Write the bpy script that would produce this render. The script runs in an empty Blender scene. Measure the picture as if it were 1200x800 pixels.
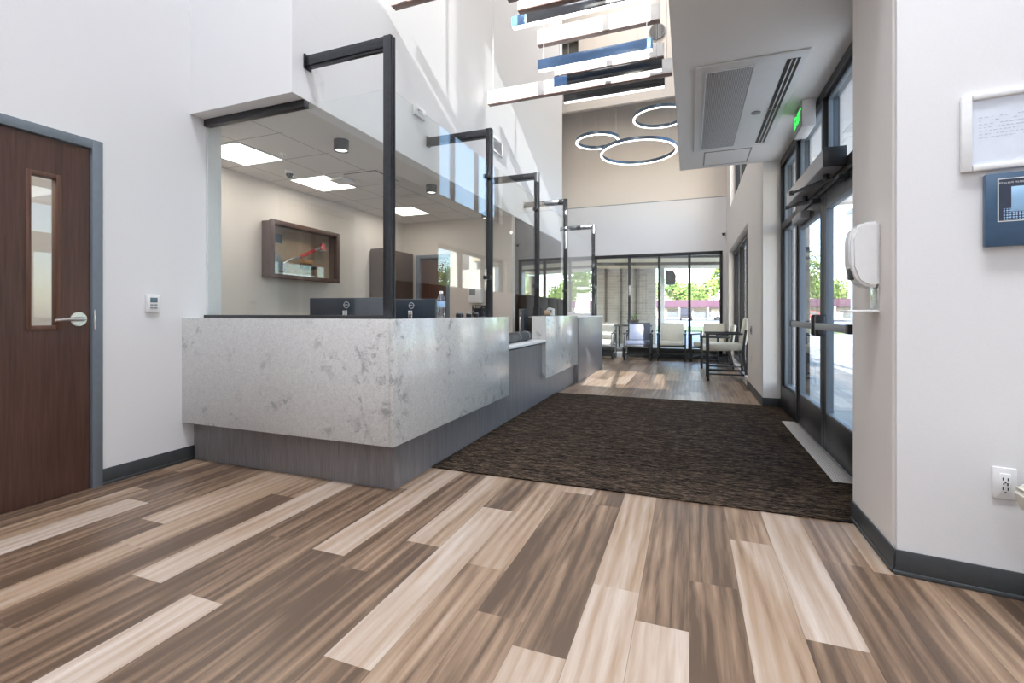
import bpy, bmesh, math, random
from mathutils import Vector, Matrix
random.seed(7)
S = bpy.context.scene
COL = S.collection
PI = math.pi

# ------------------------------------------------------------------ tags
def tag(o, label=None, cat=None, group=None, kind=None):
    if label: o['label'] = label
    if cat: o['category'] = cat
    if group: o['group'] = group
    if kind: o['kind'] = kind
    return o

def empty(name, label=None, cat=None, loc=(0, 0, 0), rz=0, group=None, kind=None):
    o = bpy.data.objects.new(name, None)
    COL.objects.link(o)
    o.empty_display_size = .1
    o.location = loc
    o.rotation_euler = (0, 0, rz)
    return tag(o, label, cat, group, kind)

def copy_tree(o, parent=None):
    c = o.copy(); COL.objects.link(c)
    if parent: c.parent = parent
    for ch in list(o.children):
        copy_tree(ch, c)
    return c

# ------------------------------------------------------------------ mesh builder
class MB:
    def __init__(s): s.bm = bmesh.new()
    def _merge(s, b, M=None):
        if M is not None: bmesh.ops.transform(b, matrix=M, verts=b.verts)
        me = bpy.data.meshes.new('t'); b.to_mesh(me); b.free()
        s.bm.from_mesh(me); bpy.data.meshes.remove(me)
        return s
    def box(s, x0, x1, y0, y1, z0, z1, bev=0, seg=2, M=None):
        b = bmesh.new(); bmesh.ops.create_cube(b, size=1)
        sx, sy, sz = abs(x1-x0), abs(y1-y0), abs(z1-z0)
        bmesh.ops.scale(b, vec=(sx, sy, sz), verts=b.verts)
        if bev:
            bmesh.ops.bevel(b, geom=b.edges[:], offset=min(bev, sx*.49, sy*.49, sz*.49), segments=seg, affect='EDGES', profile=.5)
        bmesh.ops.translate(b, vec=((x0+x1)/2, (y0+y1)/2, (z0+z1)/2), verts=b.verts)
        return s._merge(b, M)
    def cyl(s, p, r, h, axis='Z', r2=None, seg=32, bev=0, M=None):
        b = bmesh.new()
        bmesh.ops.create_cone(b, cap_ends=True, segments=seg, radius1=r, radius2=r if r2 is None else r2, depth=h)
        if bev:
            es = [e for e in b.edges if abs(abs(e.verts[0].co.z)-h/2) < 1e-5 and abs(e.verts[0].co.z-e.verts[1].co.z) < 1e-5]
            bmesh.ops.bevel(b, geom=es, offset=bev, segments=2, affect='EDGES')
        R = Matrix()
        if axis == 'X': R = Matrix.Rotation(PI/2, 4, 'Y')
        if axis == 'Y': R = Matrix.Rotation(-PI/2, 4, 'X')
        bmesh.ops.transform(b, matrix=Matrix.Translation(p) @ R, verts=b.verts)
        return s._merge(b, M)
    def lathe(s, prof, c=(0, 0, 0), seg=32, M=None):
        b = bmesh.new(); rings = []
        for r, z in prof:
            rings.append([b.verts.new((c[0]+r*math.cos(2*PI*i/seg), c[1]+r*math.sin(2*PI*i/seg), c[2]+z)) for i in range(seg)])
        for a, d in zip(rings, rings[1:]):
            for i in range(seg): b.faces.new((a[i], a[(i+1) % seg], d[(i+1) % seg], d[i]))
        b.faces.new(rings[0][::-1]); b.faces.new(rings[-1])
        return s._merge(b, M)
    def tube(s, pts, r, seg=10, closed=False, M=None):
        b = bmesh.new(); pts = [Vector(p) for p in pts]; n = len(pts); rings = []
        for i, p in enumerate(pts):
            if closed: d = pts[(i+1) % n]-pts[i-1]
            else: d = pts[min(i+1, n-1)]-pts[max(i-1, 0)]
            d.normalize(); up = Vector((0, 0, 1)) if abs(d.z) < .95 else Vector((1, 0, 0))
            u = d.cross(up).normalized(); v = u.cross(d)
            rr = r[i] if isinstance(r, (list, tuple)) else r
            rings.append([b.verts.new(p+u*rr*math.cos(2*PI*k/seg)+v*rr*math.sin(2*PI*k/seg)) for k in range(seg)])
        m = n if closed else n-1
        for i in range(m):
            a, d = rings[i], rings[(i+1) % n]
            for k in range(seg): b.faces.new((a[k], a[(k+1) % seg], d[(k+1) % seg], d[k]))
        if not closed:
            b.faces.new(rings[0][::-1]); b.faces.new(rings[-1])
        bmesh.ops.recalc_face_normals(b, faces=b.faces)
        return s._merge(b, M)
    def prism(s, poly, a0, a1, axis='Y', bev=0, M=None):
        b = bmesh.new()
        def P(u, v, a):
            return {'Y': (u, a, v), 'X': (a, u, v), 'Z': (u, v, a)}[axis]
        A = [b.verts.new(P(u, v, a0)) for u, v in poly]; B = [b.verts.new(P(u, v, a1)) for u, v in poly]
        n = len(poly)
        b.faces.new(A); b.faces.new(B[::-1])
        for i in range(n): b.faces.new((A[i], B[i], B[(i+1) % n], A[(i+1) % n]))
        bmesh.ops.recalc_face_normals(b, faces=b.faces)
        if bev: bmesh.ops.bevel(b, geom=b.edges[:], offset=bev, segments=2, affect='EDGES')
        return s._merge(b, M)
    def build(s, name, mat, parent=None, kind=None, smooth=True, label=None, local=False):
        me = bpy.data.meshes.new(name)
        if parent is not None and not local:
            P = parent; L = Vector(P.location)
            g = P.parent
            while g: L += Vector(g.location); g = g.parent
            bmesh.ops.translate(s.bm, vec=-L, verts=s.bm.verts)
        if smooth:
            for f in s.bm.faces: f.smooth = True
            for e in s.bm.edges:
                if len(e.link_faces) == 2 and e.calc_face_angle(0) > .6: e.smooth = False
        s.bm.to_mesh(me); s.bm.free()
        me.materials.append(mat)
        o = bpy.data.objects.new(name, me); COL.objects.link(o)
        if parent: o.parent = parent
        if kind: o['kind'] = kind
        if label: o['label'] = label
        return o

def T(*v): return Matrix.Translation(v)
def R(a, ax): return Matrix.Rotation(a, 4, ax)

def text(body, size, M, mat, parent, name='lettering', ext=.001, align='CENTER', sx=1):
    cu = bpy.data.curves.new('txt', 'FONT'); cu.body = body; cu.size = size; cu.extrude = ext
    cu.align_x = align; cu.align_y = 'CENTER'
    t = bpy.data.objects.new('txt', cu); COL.objects.link(t)
    dg = bpy.context.evaluated_depsgraph_get()
    me = bpy.data.meshes.new_from_object(t.evaluated_get(dg))
    bpy.data.objects.remove(t)
    me.transform(Matrix.Scale(sx, 4, (1, 0, 0))); me.transform(M)
    me.materials.clear(); me.materials.append(mat)
    o = bpy.data.objects.new(name, me); COL.objects.link(o); o.parent = parent
    return o

# ------------------------------------------------------------------ materials
def newmat(name):
    m = bpy.data.materials.new(name); m.use_nodes = True
    nt = m.node_tree; b = nt.nodes['Principled BSDF']
    return m, nt, b
def N(nt, t, **k):
    n = nt.nodes.new(t)
    for a, v in k.items(): setattr(n, a, v)
    return n
def mathn(nt, op, a, b=None, c=None):
    n = N(nt, 'ShaderNodeMath', operation=op)
    for i, v in enumerate((a, b, c)):
        if v is None: continue
        if isinstance(v, (int, float)): n.inputs[i].default_value = v
        else: nt.links.new(v, n.inputs[i])
    return n.outputs[0]
def ramp(nt, fac, stops, interp='LINEAR'):
    r = N(nt, 'ShaderNodeValToRGB'); r.color_ramp.interpolation = interp
    e = r.color_ramp.elements
    while len(e) > 1: e.remove(e[-1])
    e[0].position = stops[0][0]; e[0].color = (*stops[0][1], 1)
    for p, c in stops[1:]:
        x = e.new(p); x.color = (*c, 1)
    nt.links.new(fac, r.inputs[0]); return r.outputs[0]
def objco(nt, scale=(1, 1, 1), rot=(0, 0, 0)):
    tc = N(nt, 'ShaderNodeTexCoord'); mp = N(nt, 'ShaderNodeMapping')
    mp.inputs['Scale'].default_value = scale; mp.inputs['Rotation'].default_value = rot
    nt.links.new(tc.outputs['Object'], mp.inputs[0]); return mp.outputs[0]
def noise(nt, vec, scale, detail=4, rough=.5, dist=0):
    n = N(nt, 'ShaderNodeTexNoise'); n.inputs['Scale'].default_value = scale
    n.inputs['Detail'].default_value = detail; n.inputs['Roughness'].default_value = rough
    n.inputs['Distortion'].default_value = dist
    nt.links.new(vec, n.inputs['Vector']); return n.outputs['Fac']
def bump(nt, b, h, strength=.1, dist=.01):
    n = N(nt, 'ShaderNodeBump'); n.inputs['Strength'].default_value = strength; n.inputs['Distance'].default_value = dist
    nt.links.new(h, n.inputs['Height']); nt.links.new(n.outputs[0], b.inputs['Normal'])
def mix(nt, fac, a, b, mode='MIX'):
    n = N(nt, 'ShaderNodeMix', data_type='RGBA', blend_type=mode)
    for i, v in ((0, fac), (6, a), (7, b)):
        if isinstance(v, (int, float)): n.inputs[i].default_value = v
        elif isinstance(v, tuple): n.inputs[i].default_value = (*v, 1)
        else: nt.links.new(v, n.inputs[i])
    return n.outputs[2]

def plain(name, c, rough=.5, metal=0, var=.04, vs=30, bmp=0, coat=0, emis=None, es=0, spec=None):
    m, nt, b = newmat(name)
    v = noise(nt, objco(nt), vs, 3)
    lo = tuple(x*(1-var) for x in c); hi = tuple(min(1, x*(1+var)) for x in c)
    nt.links.new(ramp(nt, v, [(.3, lo), (.7, hi)]), b.inputs['Base Color'])
    b.inputs['Roughness'].default_value = rough; b.inputs['Metallic'].default_value = metal
    if spec is not None: b.inputs['Specular IOR Level'].default_value = spec
    if coat: b.inputs['Coat Weight'].default_value = coat
    if bmp: bump(nt, b, v, bmp, .002)
    if emis: b.inputs['Emission Color'].default_value = (*emis, 1); b.inputs['Emission Strength'].default_value = es
    return m

M = {}
M['paint'] = plain('wall_paint', (.79, .785, .79), .6, var=.012, vs=120, bmp=.05)
M['paint_warm'] = plain('warm_wall_paint', (.70, .635, .575), .6, var=.012, vs=120, bmp=.05)
M['paint_tan'] = plain('tan_wall_paint', (.82, .745, .67), .6, var=.012, vs=120, bmp=.05)
M['paint_beige'] = plain('beige_wall_paint', (.76, .715, .68), .6, var=.012, vs=120, bmp=.05)
M['soffit'] = plain('soffit_paint', (.88, .878, .87), .6, var=.01, vs=60)
M['base'] = plain('rubber_baseboard', (.048, .054, .058), .45, var=.08)
M['black'] = plain('black_metal', (.022, .023, .026), .38, var=.1)
M['blackgloss'] = plain('black_gloss_metal', (.02, .021, .025), .12, var=.05)
M['post'] = plain('dark_anodised_metal', (.06, .062, .068), .28, metal=.75, var=.1)
M['doorgrey'] = plain('grey_painted_steel', (.17, .20, .235), .45, var=.04)
M['chrome'] = plain('brushed_chrome', (.72, .71, .69), .25, metal=1, var=.05)
M['white'] = plain('white_plastic', (.82, .82, .82), .35, var=.02)
M['whitemetal'] = plain('white_enamel', (.74, .76, .77), .4, var=.02)
M['pendwhite'] = plain('white_lacquer', (.88, .87, .87), .45, var=.01)
M['pendbrown'] = plain('brown_bronze_metal', (.20, .125, .105), .4, var=.05)
M['lead'] = plain('light_diffuser', (.9, .9, .9), .4, emis=(1, .97, .95), es=1.6)
M['troffer'] = plain('troffer_diffuser', (.9, .9, .9), .4, emis=(1, .95, .88), es=5)
M['ring'] = plain('ring_diffuser', (.9, .9, .9), .4, emis=(1, .99, .97), es=3)
M['ringmetal'] = plain('ring_metal', (.09, .12, .16), .3, metal=.6)
M['cable'] = plain('steel_cable', (.55, .55, .56), .4, metal=.3)
M['cream'] = plain('cream_vinyl', (.60, .58, .50), .42, var=.04, bmp=.1)
M['slate'] = plain('slate_blue_vinyl', (.085, .10, .15), .32, var=.05)
M['monitor'] = plain('navy_black_plastic', (.028, .040, .058), .33, var=.05)
M['opgrey'] = plain('satin_aluminium', (.45, .45, .47), .35, metal=.6)
M['grey'] = plain('mid_grey_plastic', (.30, .31, .33), .4)
M['dkgrey'] = plain('dark_grey_plastic', (.05, .052, .056), .5)
M['logo'] = plain('silver_logo', (.7, .72, .75), .3, metal=.4)
M['bottle_label'] = plain('bottle_label', (.35, .52, .75), .4, var=.2)
M['orange'] = plain('orange_board', (.75, .36, .12), .5)
M['red'] = plain('red_enamel', (.55, .02, .02), .3)
M['tanwood'] = plain('tan_backing', (.52, .38, .26), .6, var=.08)
M['steel'] = plain('polished_steel', (.72, .72, .73), .3, metal=1)
M['green_e'] = plain('green_exit_letters', (.05, .8, .15), .4, emis=(.03, 1, .10), es=1.5)
M['screen'] = plain('pale_blue_print', (.33, .55, .80), .25, var=.05)
M['navy'] = plain('navy_panel', (.045, .10, .18), .3, var=.05)
M['navydk'] = plain('dark_panel_print', (.035, .048, .08), .3)
M['paper'] = plain('white_print', (.74, .79, .88), .2, var=.02)
M['inkblue'] = plain('grey_ink', (.48, .53, .62), .5)
M['concrete'] = plain('concrete_paving', (.62, .61, .59), .85, var=.1, vs=3)
M['asphalt'] = plain('asphalt', (.17, .17, .18), .9, var=.2, vs=6)
M['grass'] = plain('dry_grass', (.22, .27, .12), .95, var=.3, vs=2)
M['roofred'] = plain('magenta_red_roof', (.07, .018, .05), .6, var=.1)
M['stucco'] = plain('pale_stucco', (.62, .58, .52), .8, var=.04)
M['darkopening'] = plain('dark_glass_front', (.10, .12, .14), .2)
M['bark'] = plain('bark', (.16, .12, .09), .9, var=.2)
M['carwhite'] = plain('white_car_paint', (.75, .75, .76), .25, coat=.5)
M['cardark'] = plain('black_car_paint', (.04, .04, .05), .25, coat=.5)
M['carred'] = plain('red_car_paint', (.5, .05, .05), .25, coat=.5)
M['tyre'] = plain('tyre_rubber', (.03, .03, .03), .8)
M['porch'] = plain('porch_ceiling_boards', (.72, .62, .42), .6, var=.1, vs=8)
M['porchbeam'] = plain('porch_beam', (.16, .14, .12), .6)
M['duct'] = plain('dark_duct', (.10, .10, .09), .6)
M['lcd'] = plain('lcd_display', (.12, .18, .22), .2)

def leaf_mat():
    m, nt, b = newmat('tree_leaves')
    v = noise(nt, objco(nt), 1.3, 3)
    nt.links.new(ramp(nt, v, [(.3, (.09, .17, .03)), (.7, (.33, .46, .12))]), b.inputs['Base Color'])
    b.inputs['Roughness'].default_value = .7
    return m
M['leaf'] = leaf_mat()

def glass(name, tint=(.975, .99, .985), gain=1.0):
    m = bpy.data.materials.new(name); m.use_nodes = True; nt = m.node_tree; nt.nodes.clear()
    out = N(nt, 'ShaderNodeOutputMaterial'); mx = N(nt, 'ShaderNodeMixShader')
    tr = N(nt, 'ShaderNodeBsdfTransparent'); gl = N(nt, 'ShaderNodeBsdfGlossy')
    tr.inputs[0].default_value = (*tint, 1); gl.inputs['Roughness'].default_value = 0.0
    gl.inputs[0].default_value = (1, 1, 1, 1)
    lw = N(nt, 'ShaderNodeLayerWeight'); lw.inputs[0].default_value = .5
    p = mathn(nt, 'POWER', lw.outputs['Facing'], 5.0)
    f = mathn(nt, 'MULTIPLY_ADD', p, .95*gain, .045*gain)
    nt.links.new(f, mx.inputs[0]); nt.links.new(tr.outputs[0], mx.inputs[1]); nt.links.new(gl.outputs[0], mx.inputs[2])
    nt.links.new(mx.outputs[0], out.inputs[0]); return m
M['glass'] = glass('clear_glass')
M['glasswin'] = glass('window_glass', (.95, .975, .985))
M['pet'] = glass('clear_plastic', (.80, .84, .88), 3.0)
M['wire'] = M['blackgloss']

def wood_floor():
    m, nt, b = newmat('vinyl_plank')
    at = N(nt, 'ShaderNodeAttribute', attribute_name='tone'); sep = N(nt, 'ShaderNodeSeparateColor')
    nt.links.new(at.outputs['Color'], sep.inputs[0]); tone, rnd = sep.outputs[0], sep.outputs[1]
    tc = N(nt, 'ShaderNodeTexCoord'); sx = N(nt, 'ShaderNodeSeparateXYZ'); nt.links.new(tc.outputs['Object'], sx.inputs[0])
    def co(ax, ay, off):
        c = N(nt, 'ShaderNodeCombineXYZ')
        nt.links.new(mathn(nt, 'MULTIPLY', sx.outputs[0], ax), c.inputs[0])
        nt.links.new(mathn(nt, 'MULTIPLY', sx.outputs[1], ay), c.inputs[1])
        nt.links.new(mathn(nt, 'MULTIPLY', rnd, off), c.inputs[2]); return c.outputs[0]
    broad = noise(nt, co(10, .9, 37), 1.0, 3, .55, .6)
    mid = noise(nt, co(38, 1.6, 51), 1.0, 5, .6, .9)
    fine = noise(nt, co(260, 7, 83), 1.0, 3, .6)
    wv = N(nt, 'ShaderNodeTexWave', wave_type='BANDS', bands_direction='X'); wv.inputs['Scale'].default_value = 1.0
    wv.inputs['Distortion'].default_value = 7.0; wv.inputs['Detail'].default_value = 3; wv.inputs['Detail Scale'].default_value = .55; wv.inputs['Detail Roughness'].default_value = .6
    nt.links.new(co(6, 1.2, 19), wv.inputs['Vector'])
    s = mathn(nt, 'MULTIPLY_ADD', mathn(nt, 'SUBTRACT', broad, .5), 1.05, tone)
    s = mathn(nt, 'MULTIPLY_ADD', mathn(nt, 'SUBTRACT', mid, .5), .58, s)
    s = mathn(nt, 'MULTIPLY_ADD', mathn(nt, 'SUBTRACT', wv.outputs['Fac'], .5), .15, s)
    s = mathn(nt, 'MULTIPLY_ADD', mathn(nt, 'SUBTRACT', fine, .5), .20, s)
    kn = ramp(nt, s, [(0, (.095, .060, .040)), (.2, (.20, .130, .085)), (.42, (.325, .225, .152)), (.62, (.39, .30, .235)), (.85, (.475, .395, .335)), (1, (.56, .48, .42))])
    # joints
    fx = mathn(nt, 'FRACT', mathn(nt, 'DIVIDE', sx.outputs[0], .18))
    e = mathn(nt, 'MINIMUM', fx, mathn(nt, 'SUBTRACT', 1, fx))
    g = mathn(nt, 'LESS_THAN', e, .006)
    col = mix(nt, mathn(nt, 'MULTIPLY', g, .55), kn, (.03, .022, .018))
    nt.links.new(col, b.inputs['Base Color'])
    r = mathn(nt, 'MULTIPLY_ADD', fine, .12, .30)
    nt.links.new(r, b.inputs['Roughness'])
    bump(nt, b, mathn(nt, 'SUBTRACT', fine, mathn(nt, 'MULTIPLY', g, 2)), .12, .0015)
    return m
M['floor'] = wood_floor()

def laminate():
    m, nt, b = newmat('grey_woodgrain_laminate')
    v = noise(nt, objco(nt, (1, 1, .02)), 330, 4, .6); w = noise(nt, objco(nt, (1, 1, .04)), 30, 3)
    t = mathn(nt, 'MULTIPLY_ADD', mathn(nt, 'SUBTRACT', w, .5), .3, v)
    nt.links.new(ramp(nt, t, [(.25, (.13, .12, .125)), (.5, (.205, .19, .195)), (.75, (.30, .28, .285))]), b.inputs['Base Color'])
    b.inputs['Roughness'].default_value = .36; return m
M['lam'] = laminate()

def stone():
    m, nt, b = newmat('grey_quartz')
    a = noise(nt, objco(nt), 40, 6, .7); f = noise(nt, objco(nt), 130, 4, .7)
    bl = noise(nt, objco(nt), 11, 6, .72, .5)
    msk = noise(nt, objco(nt), 2.6, 2, .5)
    col = ramp(nt, a, [(.3, (.56, .555, .54)), (.7, (.70, .69, .675))])
    col = mix(nt, .35, col, ramp(nt, f, [(.35, (.30, .30, .30)), (.6, (.72, .72, .70))]))
    dk = ramp(nt, bl, [(.53, (0, 0, 0)), (.63, (1, 1, 1))])
    mk = ramp(nt, msk, [(.46, (0, 0, 0)), (.56, (1, 1, 1))])
    d2 = N(nt, 'ShaderNodeMath', operation='MULTIPLY'); nt.links.new(dk, d2.inputs[0]); nt.links.new(mk, d2.inputs[1])
    col = mix(nt, mathn(nt, 'MULTIPLY', d2.outputs[0], .6), col, (.19, .19, .205))
    nt.links.new(col, b.inputs['Base Color']); b.inputs['Roughness'].default_value = .13
    return m
M['stone'] = stone()

def carpet():
    m, nt, b = newmat('entry_carpet_weave')
    v = noise(nt, objco(nt, (.13, 1, 1)), 210, 4, .7); w = noise(nt, objco(nt, (.22, 1, 1)), 55, 4, .6)
    fibre = noise(nt, objco(nt), 420, 2, .6)
    t = mathn(nt, 'MULTIPLY_ADD', mathn(nt, 'SUBTRACT', w, .5), .6, v)
    t = mathn(nt, 'MULTIPLY_ADD', mathn(nt, 'SUBTRACT', fibre, .5), .5, t)
    nt.links.new(ramp(nt, t, [(.38, (.004, .004, .004)), (.47, (.016, .013, .011)), (.57, (.085, .058, .040)), (.72, (.21, .15, .105))]), b.inputs['Base Color'])
    b.inputs['Roughness'].default_value = 1; b.inputs['Specular IOR Level'].default_value = .1
    bump(nt, b, t, .8, .006); return m
M['carpet'] = carpet()

def brownwood(name, c0, c1, rough=.4, sc=(1, 1, .04), s=90):
    m, nt, b = newmat(name)
    v = noise(nt, objco(nt, sc), s, 4, .6); w = noise(nt, objco(nt, tuple(max(x, .15) for x in sc)), 9, 3)
    t = mathn(nt, 'MULTIPLY_ADD', mathn(nt, 'SUBTRACT', w, .5), .5, v)
    nt.links.new(ramp(nt, t, [(.25, c0), (.75, c1)]), b.inputs['Base Color']); b.inputs['Roughness'].default_value = rough
    return m
M['doorwood'] = brownwood('walnut_veneer', (.052, .022, .015), (.105, .050, .036))
M['trimwood'] = brownwood('walnut_trim', (.07, .028, .018), (.15, .07, .045))
M['cabwood'] = brownwood('dark_brown_laminate', (.05, .032, .026), (.10, .065, .05))
M['millwork'] = brownwood('espresso_millwork', (.022, .012, .009), (.045, .026, .02), .6)
M['framewood'] = brownwood('dark_frame_wood', (.05, .026, .02), (.12, .065, .05), sc=(1, .05, 1))

def tiles():
    m, nt, b = newmat('acoustic_tile')
    tc = N(nt, 'ShaderNodeTexCoord'); sx = N(nt, 'ShaderNodeSeparateXYZ'); nt.links.new(tc.outputs['Object'], sx.inputs[0])
    def line(o, per, ph):
        f = mathn(nt, 'FRACT', mathn(nt, 'DIVIDE', mathn(nt, 'SUBTRACT', o, ph), per))
        return mathn(nt, 'LESS_THAN', mathn(nt, 'MINIMUM', f, mathn(nt, 'SUBTRACT', 1, f)), .012)
    g = mathn(nt, 'MAXIMUM', line(sx.outputs[0], .49, -3.62), line(sx.outputs[1], .52, 2.91))
    g = mathn(nt, 'MULTIPLY', g, mathn(nt, 'LESS_THAN', sx.outputs[0], -3.09))
    f = noise(nt, objco(nt), 90, 3)
    col = mix(nt, mathn(nt, 'MULTIPLY', g, .6), ramp(nt, f, [(.3, (.76, .72, .68)), (.7, (.82, .78, .74))]), (.22, .21, .20))
    nt.links.new(col, b.inputs['Base Color']); b.inputs['Roughness'].default_value = .9; return m
M['tile'] = tiles()

def brick(name, c1, c2, mortar, s=1, bw=.4, rh=.1):
    m, nt, b = newmat(name)
    t = N(nt, 'ShaderNodeTexBrick'); t.inputs['Scale'].default_value = 1
    t.inputs['Brick Width'].default_value = bw; t.inputs['Row Height'].default_value = rh; t.inputs['Mortar Size'].default_value = .008
    t.inputs['Color1'].default_value = (*c1, 1); t.inputs['Color2'].default_value = (*c2, 1); t.inputs['Mortar'].default_value = (*mortar, 1)
    nt.links.new(objco(nt, rot=(PI/2, 0, 0)), t.inputs[0]); nt.links.new(t.outputs[0], b.inputs['Base Color'])
    b.inputs['Roughness'].default_value = .85; return m
M['block'] = brick('white_block_front', (.74, .73, .69), (.68, .67, .63), (.48, .47, .45), bw=1.2, rh=.3)
M['brick'] = brick('taupe_brick', (.44, .40, .36), (.54, .49, .44), (.58, .55, .51))
def dots(name, base, hole, per, r, rough=.35, metal=0, axes=(0, 1)):
    m, nt, b = newmat(name)
    tc = N(nt, 'ShaderNodeTexCoord'); sx = N(nt, 'ShaderNodeSeparateXYZ'); nt.links.new(tc.outputs['Object'], sx.inputs[0])
    def q(o):
        f = mathn(nt, 'SUBTRACT', mathn(nt, 'FRACT', mathn(nt, 'DIVIDE', o, per)), .5)
        return mathn(nt, 'MULTIPLY', f, f)
    d = mathn(nt, 'SQRT', mathn(nt, 'ADD', q(sx.outputs[axes[0]]), q(sx.outputs[axes[1]])))
    g = mathn(nt, 'LESS_THAN', d, r)
    nt.links.new(mix(nt, g, base, hole), b.inputs['Base Color'])
    b.inputs['Roughness'].default_value = rough; b.inputs['Metallic'].default_value = metal; return m
M['grate'] = dots('perforated_steel', (.72, .69, .66), (.22, .20, .19), .016, .27, .35)
M['perf'] = dots('perforated_grille', (.50, .51, .52), (.10, .10, .11), .012, .3, .5)
M['dotprint'] = dots('dotted_print', (.035, .048, .10), (.40, .62, .85), .0085, .33, .3, axes=(0, 2))

# ------------------------------------------------------------------ walls with openings
def wall_x(name, x0, x1, y0, y1, z0, z1, holes, mat):   # wall running along Y
    m = MB()
    ys = sorted({y0, y1, *[h[0] for h in holes], *[h[1] for h in holes]}); zs = sorted({z0, z1, *[h[2] for h in holes], *[h[3] for h in holes]})
    for a, b in zip(ys, ys[1:]):
        for c, d in zip(zs, zs[1:]):
            cy, cz = (a+b)/2, (c+d)/2
            if not any(h[0] < cy < h[1] and h[2] < cz < h[3] for h in holes): m.box(x0, x1, a, b, c, d)
    bmesh.ops.remove_doubles(m.bm, verts=m.bm.verts, dist=1e-5)
    return m.build(name, mat, kind='structure', smooth=False)
def wall_y(name, x0, x1, y0, y1, z0, z1, holes, mat):   # wall running along X
    m = MB()
    xs = sorted({x0, x1, *[h[0] for h in holes], *[h[1] for h in holes]}); zs = sorted({z0, z1, *[h[2] for h in holes], *[h[3] for h in holes]})
    for a, b in zip(xs, xs[1:]):
        for c, d in zip(zs, zs[1:]):
            cx, cz = (a+b)/2, (c+d)/2
            if not any(h[0] < cx < h[1] and h[2] < cz < h[3] for h in holes): m.box(a, b, y0, y1, c, d)
    bmesh.ops.remove_doubles(m.bm, verts=m.bm.verts, dist=1e-5)
    return m.build(name, mat, kind='structure', smooth=False)
def slab(name, x0, x1, y0, y1, z0, z1, mat):
    return MB().box(x0, x1, y0, y1, z0, z1).build(name, mat, kind='structure', smooth=False)

ZC = 9.3      # high ceiling
XL, XH, XG = -3.45, -2.47, -1.79
XR, XS = .80, .98
SOF = 2.55

# floor: one mesh, one face per plank, tone stored per plank
def make_floor():
    bm = bmesh.new(); lay = bm.loops.layers.color.new('tone')
    x0, x1, y0, y1 = -5.2, 2.6, -2.6, 12.0
    L = 1.22
    B_, Lt = .34, .80
    spec = {  # row : list of (y_joint, tone below, tone above)
        -18: (1.90, .62, .36), -17: (1.77, .85, .38), -16: (1.95, .42, .38), -15: (1.62, .26, .76), -14: (1.42, .66, .66),
        -13: (.9, .30, .28), -12: (1.26, .34, .80), -11: (1.72, .32, .26), -10: (1.25, .86, .36), -9: (1.69, .28, .78),
        -8: (1.62, .30, .34), -7: (1.91, .38, .72), -6: (1.175, .34, .82), -5: (1.83, .60, .66), -4: (1.55, .36, .34),
        -3: (1.43, .80, .33), -2: (1.87, .83, .75), -1: (1.70, .84, .34), 0: (2.03, .32, .36), 1: (2.47, .76, .52),
        2: (1.80, .26, .84), 3: (2.40, .27, .42), 4: (1.15, .33, .36), 5: (1.6, .34, .52), 6: (1.9, .5, .18), 7: (2.2, .4, .4)}
    n0, n1 = math.floor(x0/.18), math.ceil(x1/.18)
    rg = random.Random(3)
    for n in range(n0, n1):
        if n in spec:
            j, tb, ta = spec[n]
        else:
            j, tb, ta = rg.uniform(0, 1.2), None, None
        k0 = math.floor((y0-j)/L)-1; k1 = math.ceil((y1-j)/L)+1
        for k in range(k0, k1):
            a, b = max(y0, j+k*L), min(y1, j+(k+1)*L)
            if b <= a: continue
            t = rg.choice([.30, .34, .38, .50, .62, .74])
            if n in spec and k == -1: t = tb
            if n in spec and k == 0: t = ta
            if n == -6 and k == 1: t = .28
            if n == 0 and k == 0: t = .36
            if n == -9 and k == 1: t = .7
            r = rg.random()
            v = [bm.verts.new(p) for p in ((n*.18, a, 0), ((n+1)*.18, a, 0), ((n+1)*.18, b, 0), (n*.18, b, 0))]
            f = bm.faces.new(v)
            for l in f.loops: l[lay] = (t, r, 0, 1)
    # solid slab below
    me = bpy.data.meshes.new('floor'); bm.to_mesh(me); bm.free(); me.materials.append(M['floor'])
    o = bpy.data.objects.new('floor', me); COL.objects.link(o); o['kind'] = 'structure'
make_floor()
slab('floor_slab', -5.25, 2.7, -2.7, 12.05, -.25, -.012, M['concrete'])['kind'] = 'structure'

# left wall with door opening
wall_x('wall_left', XL-.12, XL, -2.6, 2.64, 0, ZC, [(.84, 1.845, 0, 2.15)], M['paint'])
wall_y('wall_left.001', XL-.95, XL-.12, 2.52, 2.64, 0, SOF, [], M['paint'])                 # office south wall
wall_x('wall_office_left', -4.52, -4.40, 2.52, 6.72, 0, SOF+.2, [], M['paint_warm'])
wall_y('wall_office_back', -4.52, -2.49, 6.60, 6.72, 0, SOF+.2, [(-4.16, -3.55, 0, 2.02)], M['paint_warm'])
wall_x('wall_office_side', -2.62, -2.50, 6.72, 9.48, 0, SOF, [], M['millwork'])
wall_y('wall_bulkhead', XL-.12, XH, 2.40, 2.52, SOF, ZC, [], M['paint'])
wall_x('wall_upper_left', XH-.12, XH, 2.52, 9.48, SOF, ZC, [], M['paint'])
slab('ceiling_office', -4.52, XH-.12, 2.52, 9.48, SOF, SOF+.05, M['tile'])
MB().box(XH-.12, XH-.001, 2.52, 9.48, SOF-.004, SOF).build('ceiling_soffit_edge', M['soffit'], kind='structure', smooth=False)
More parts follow.
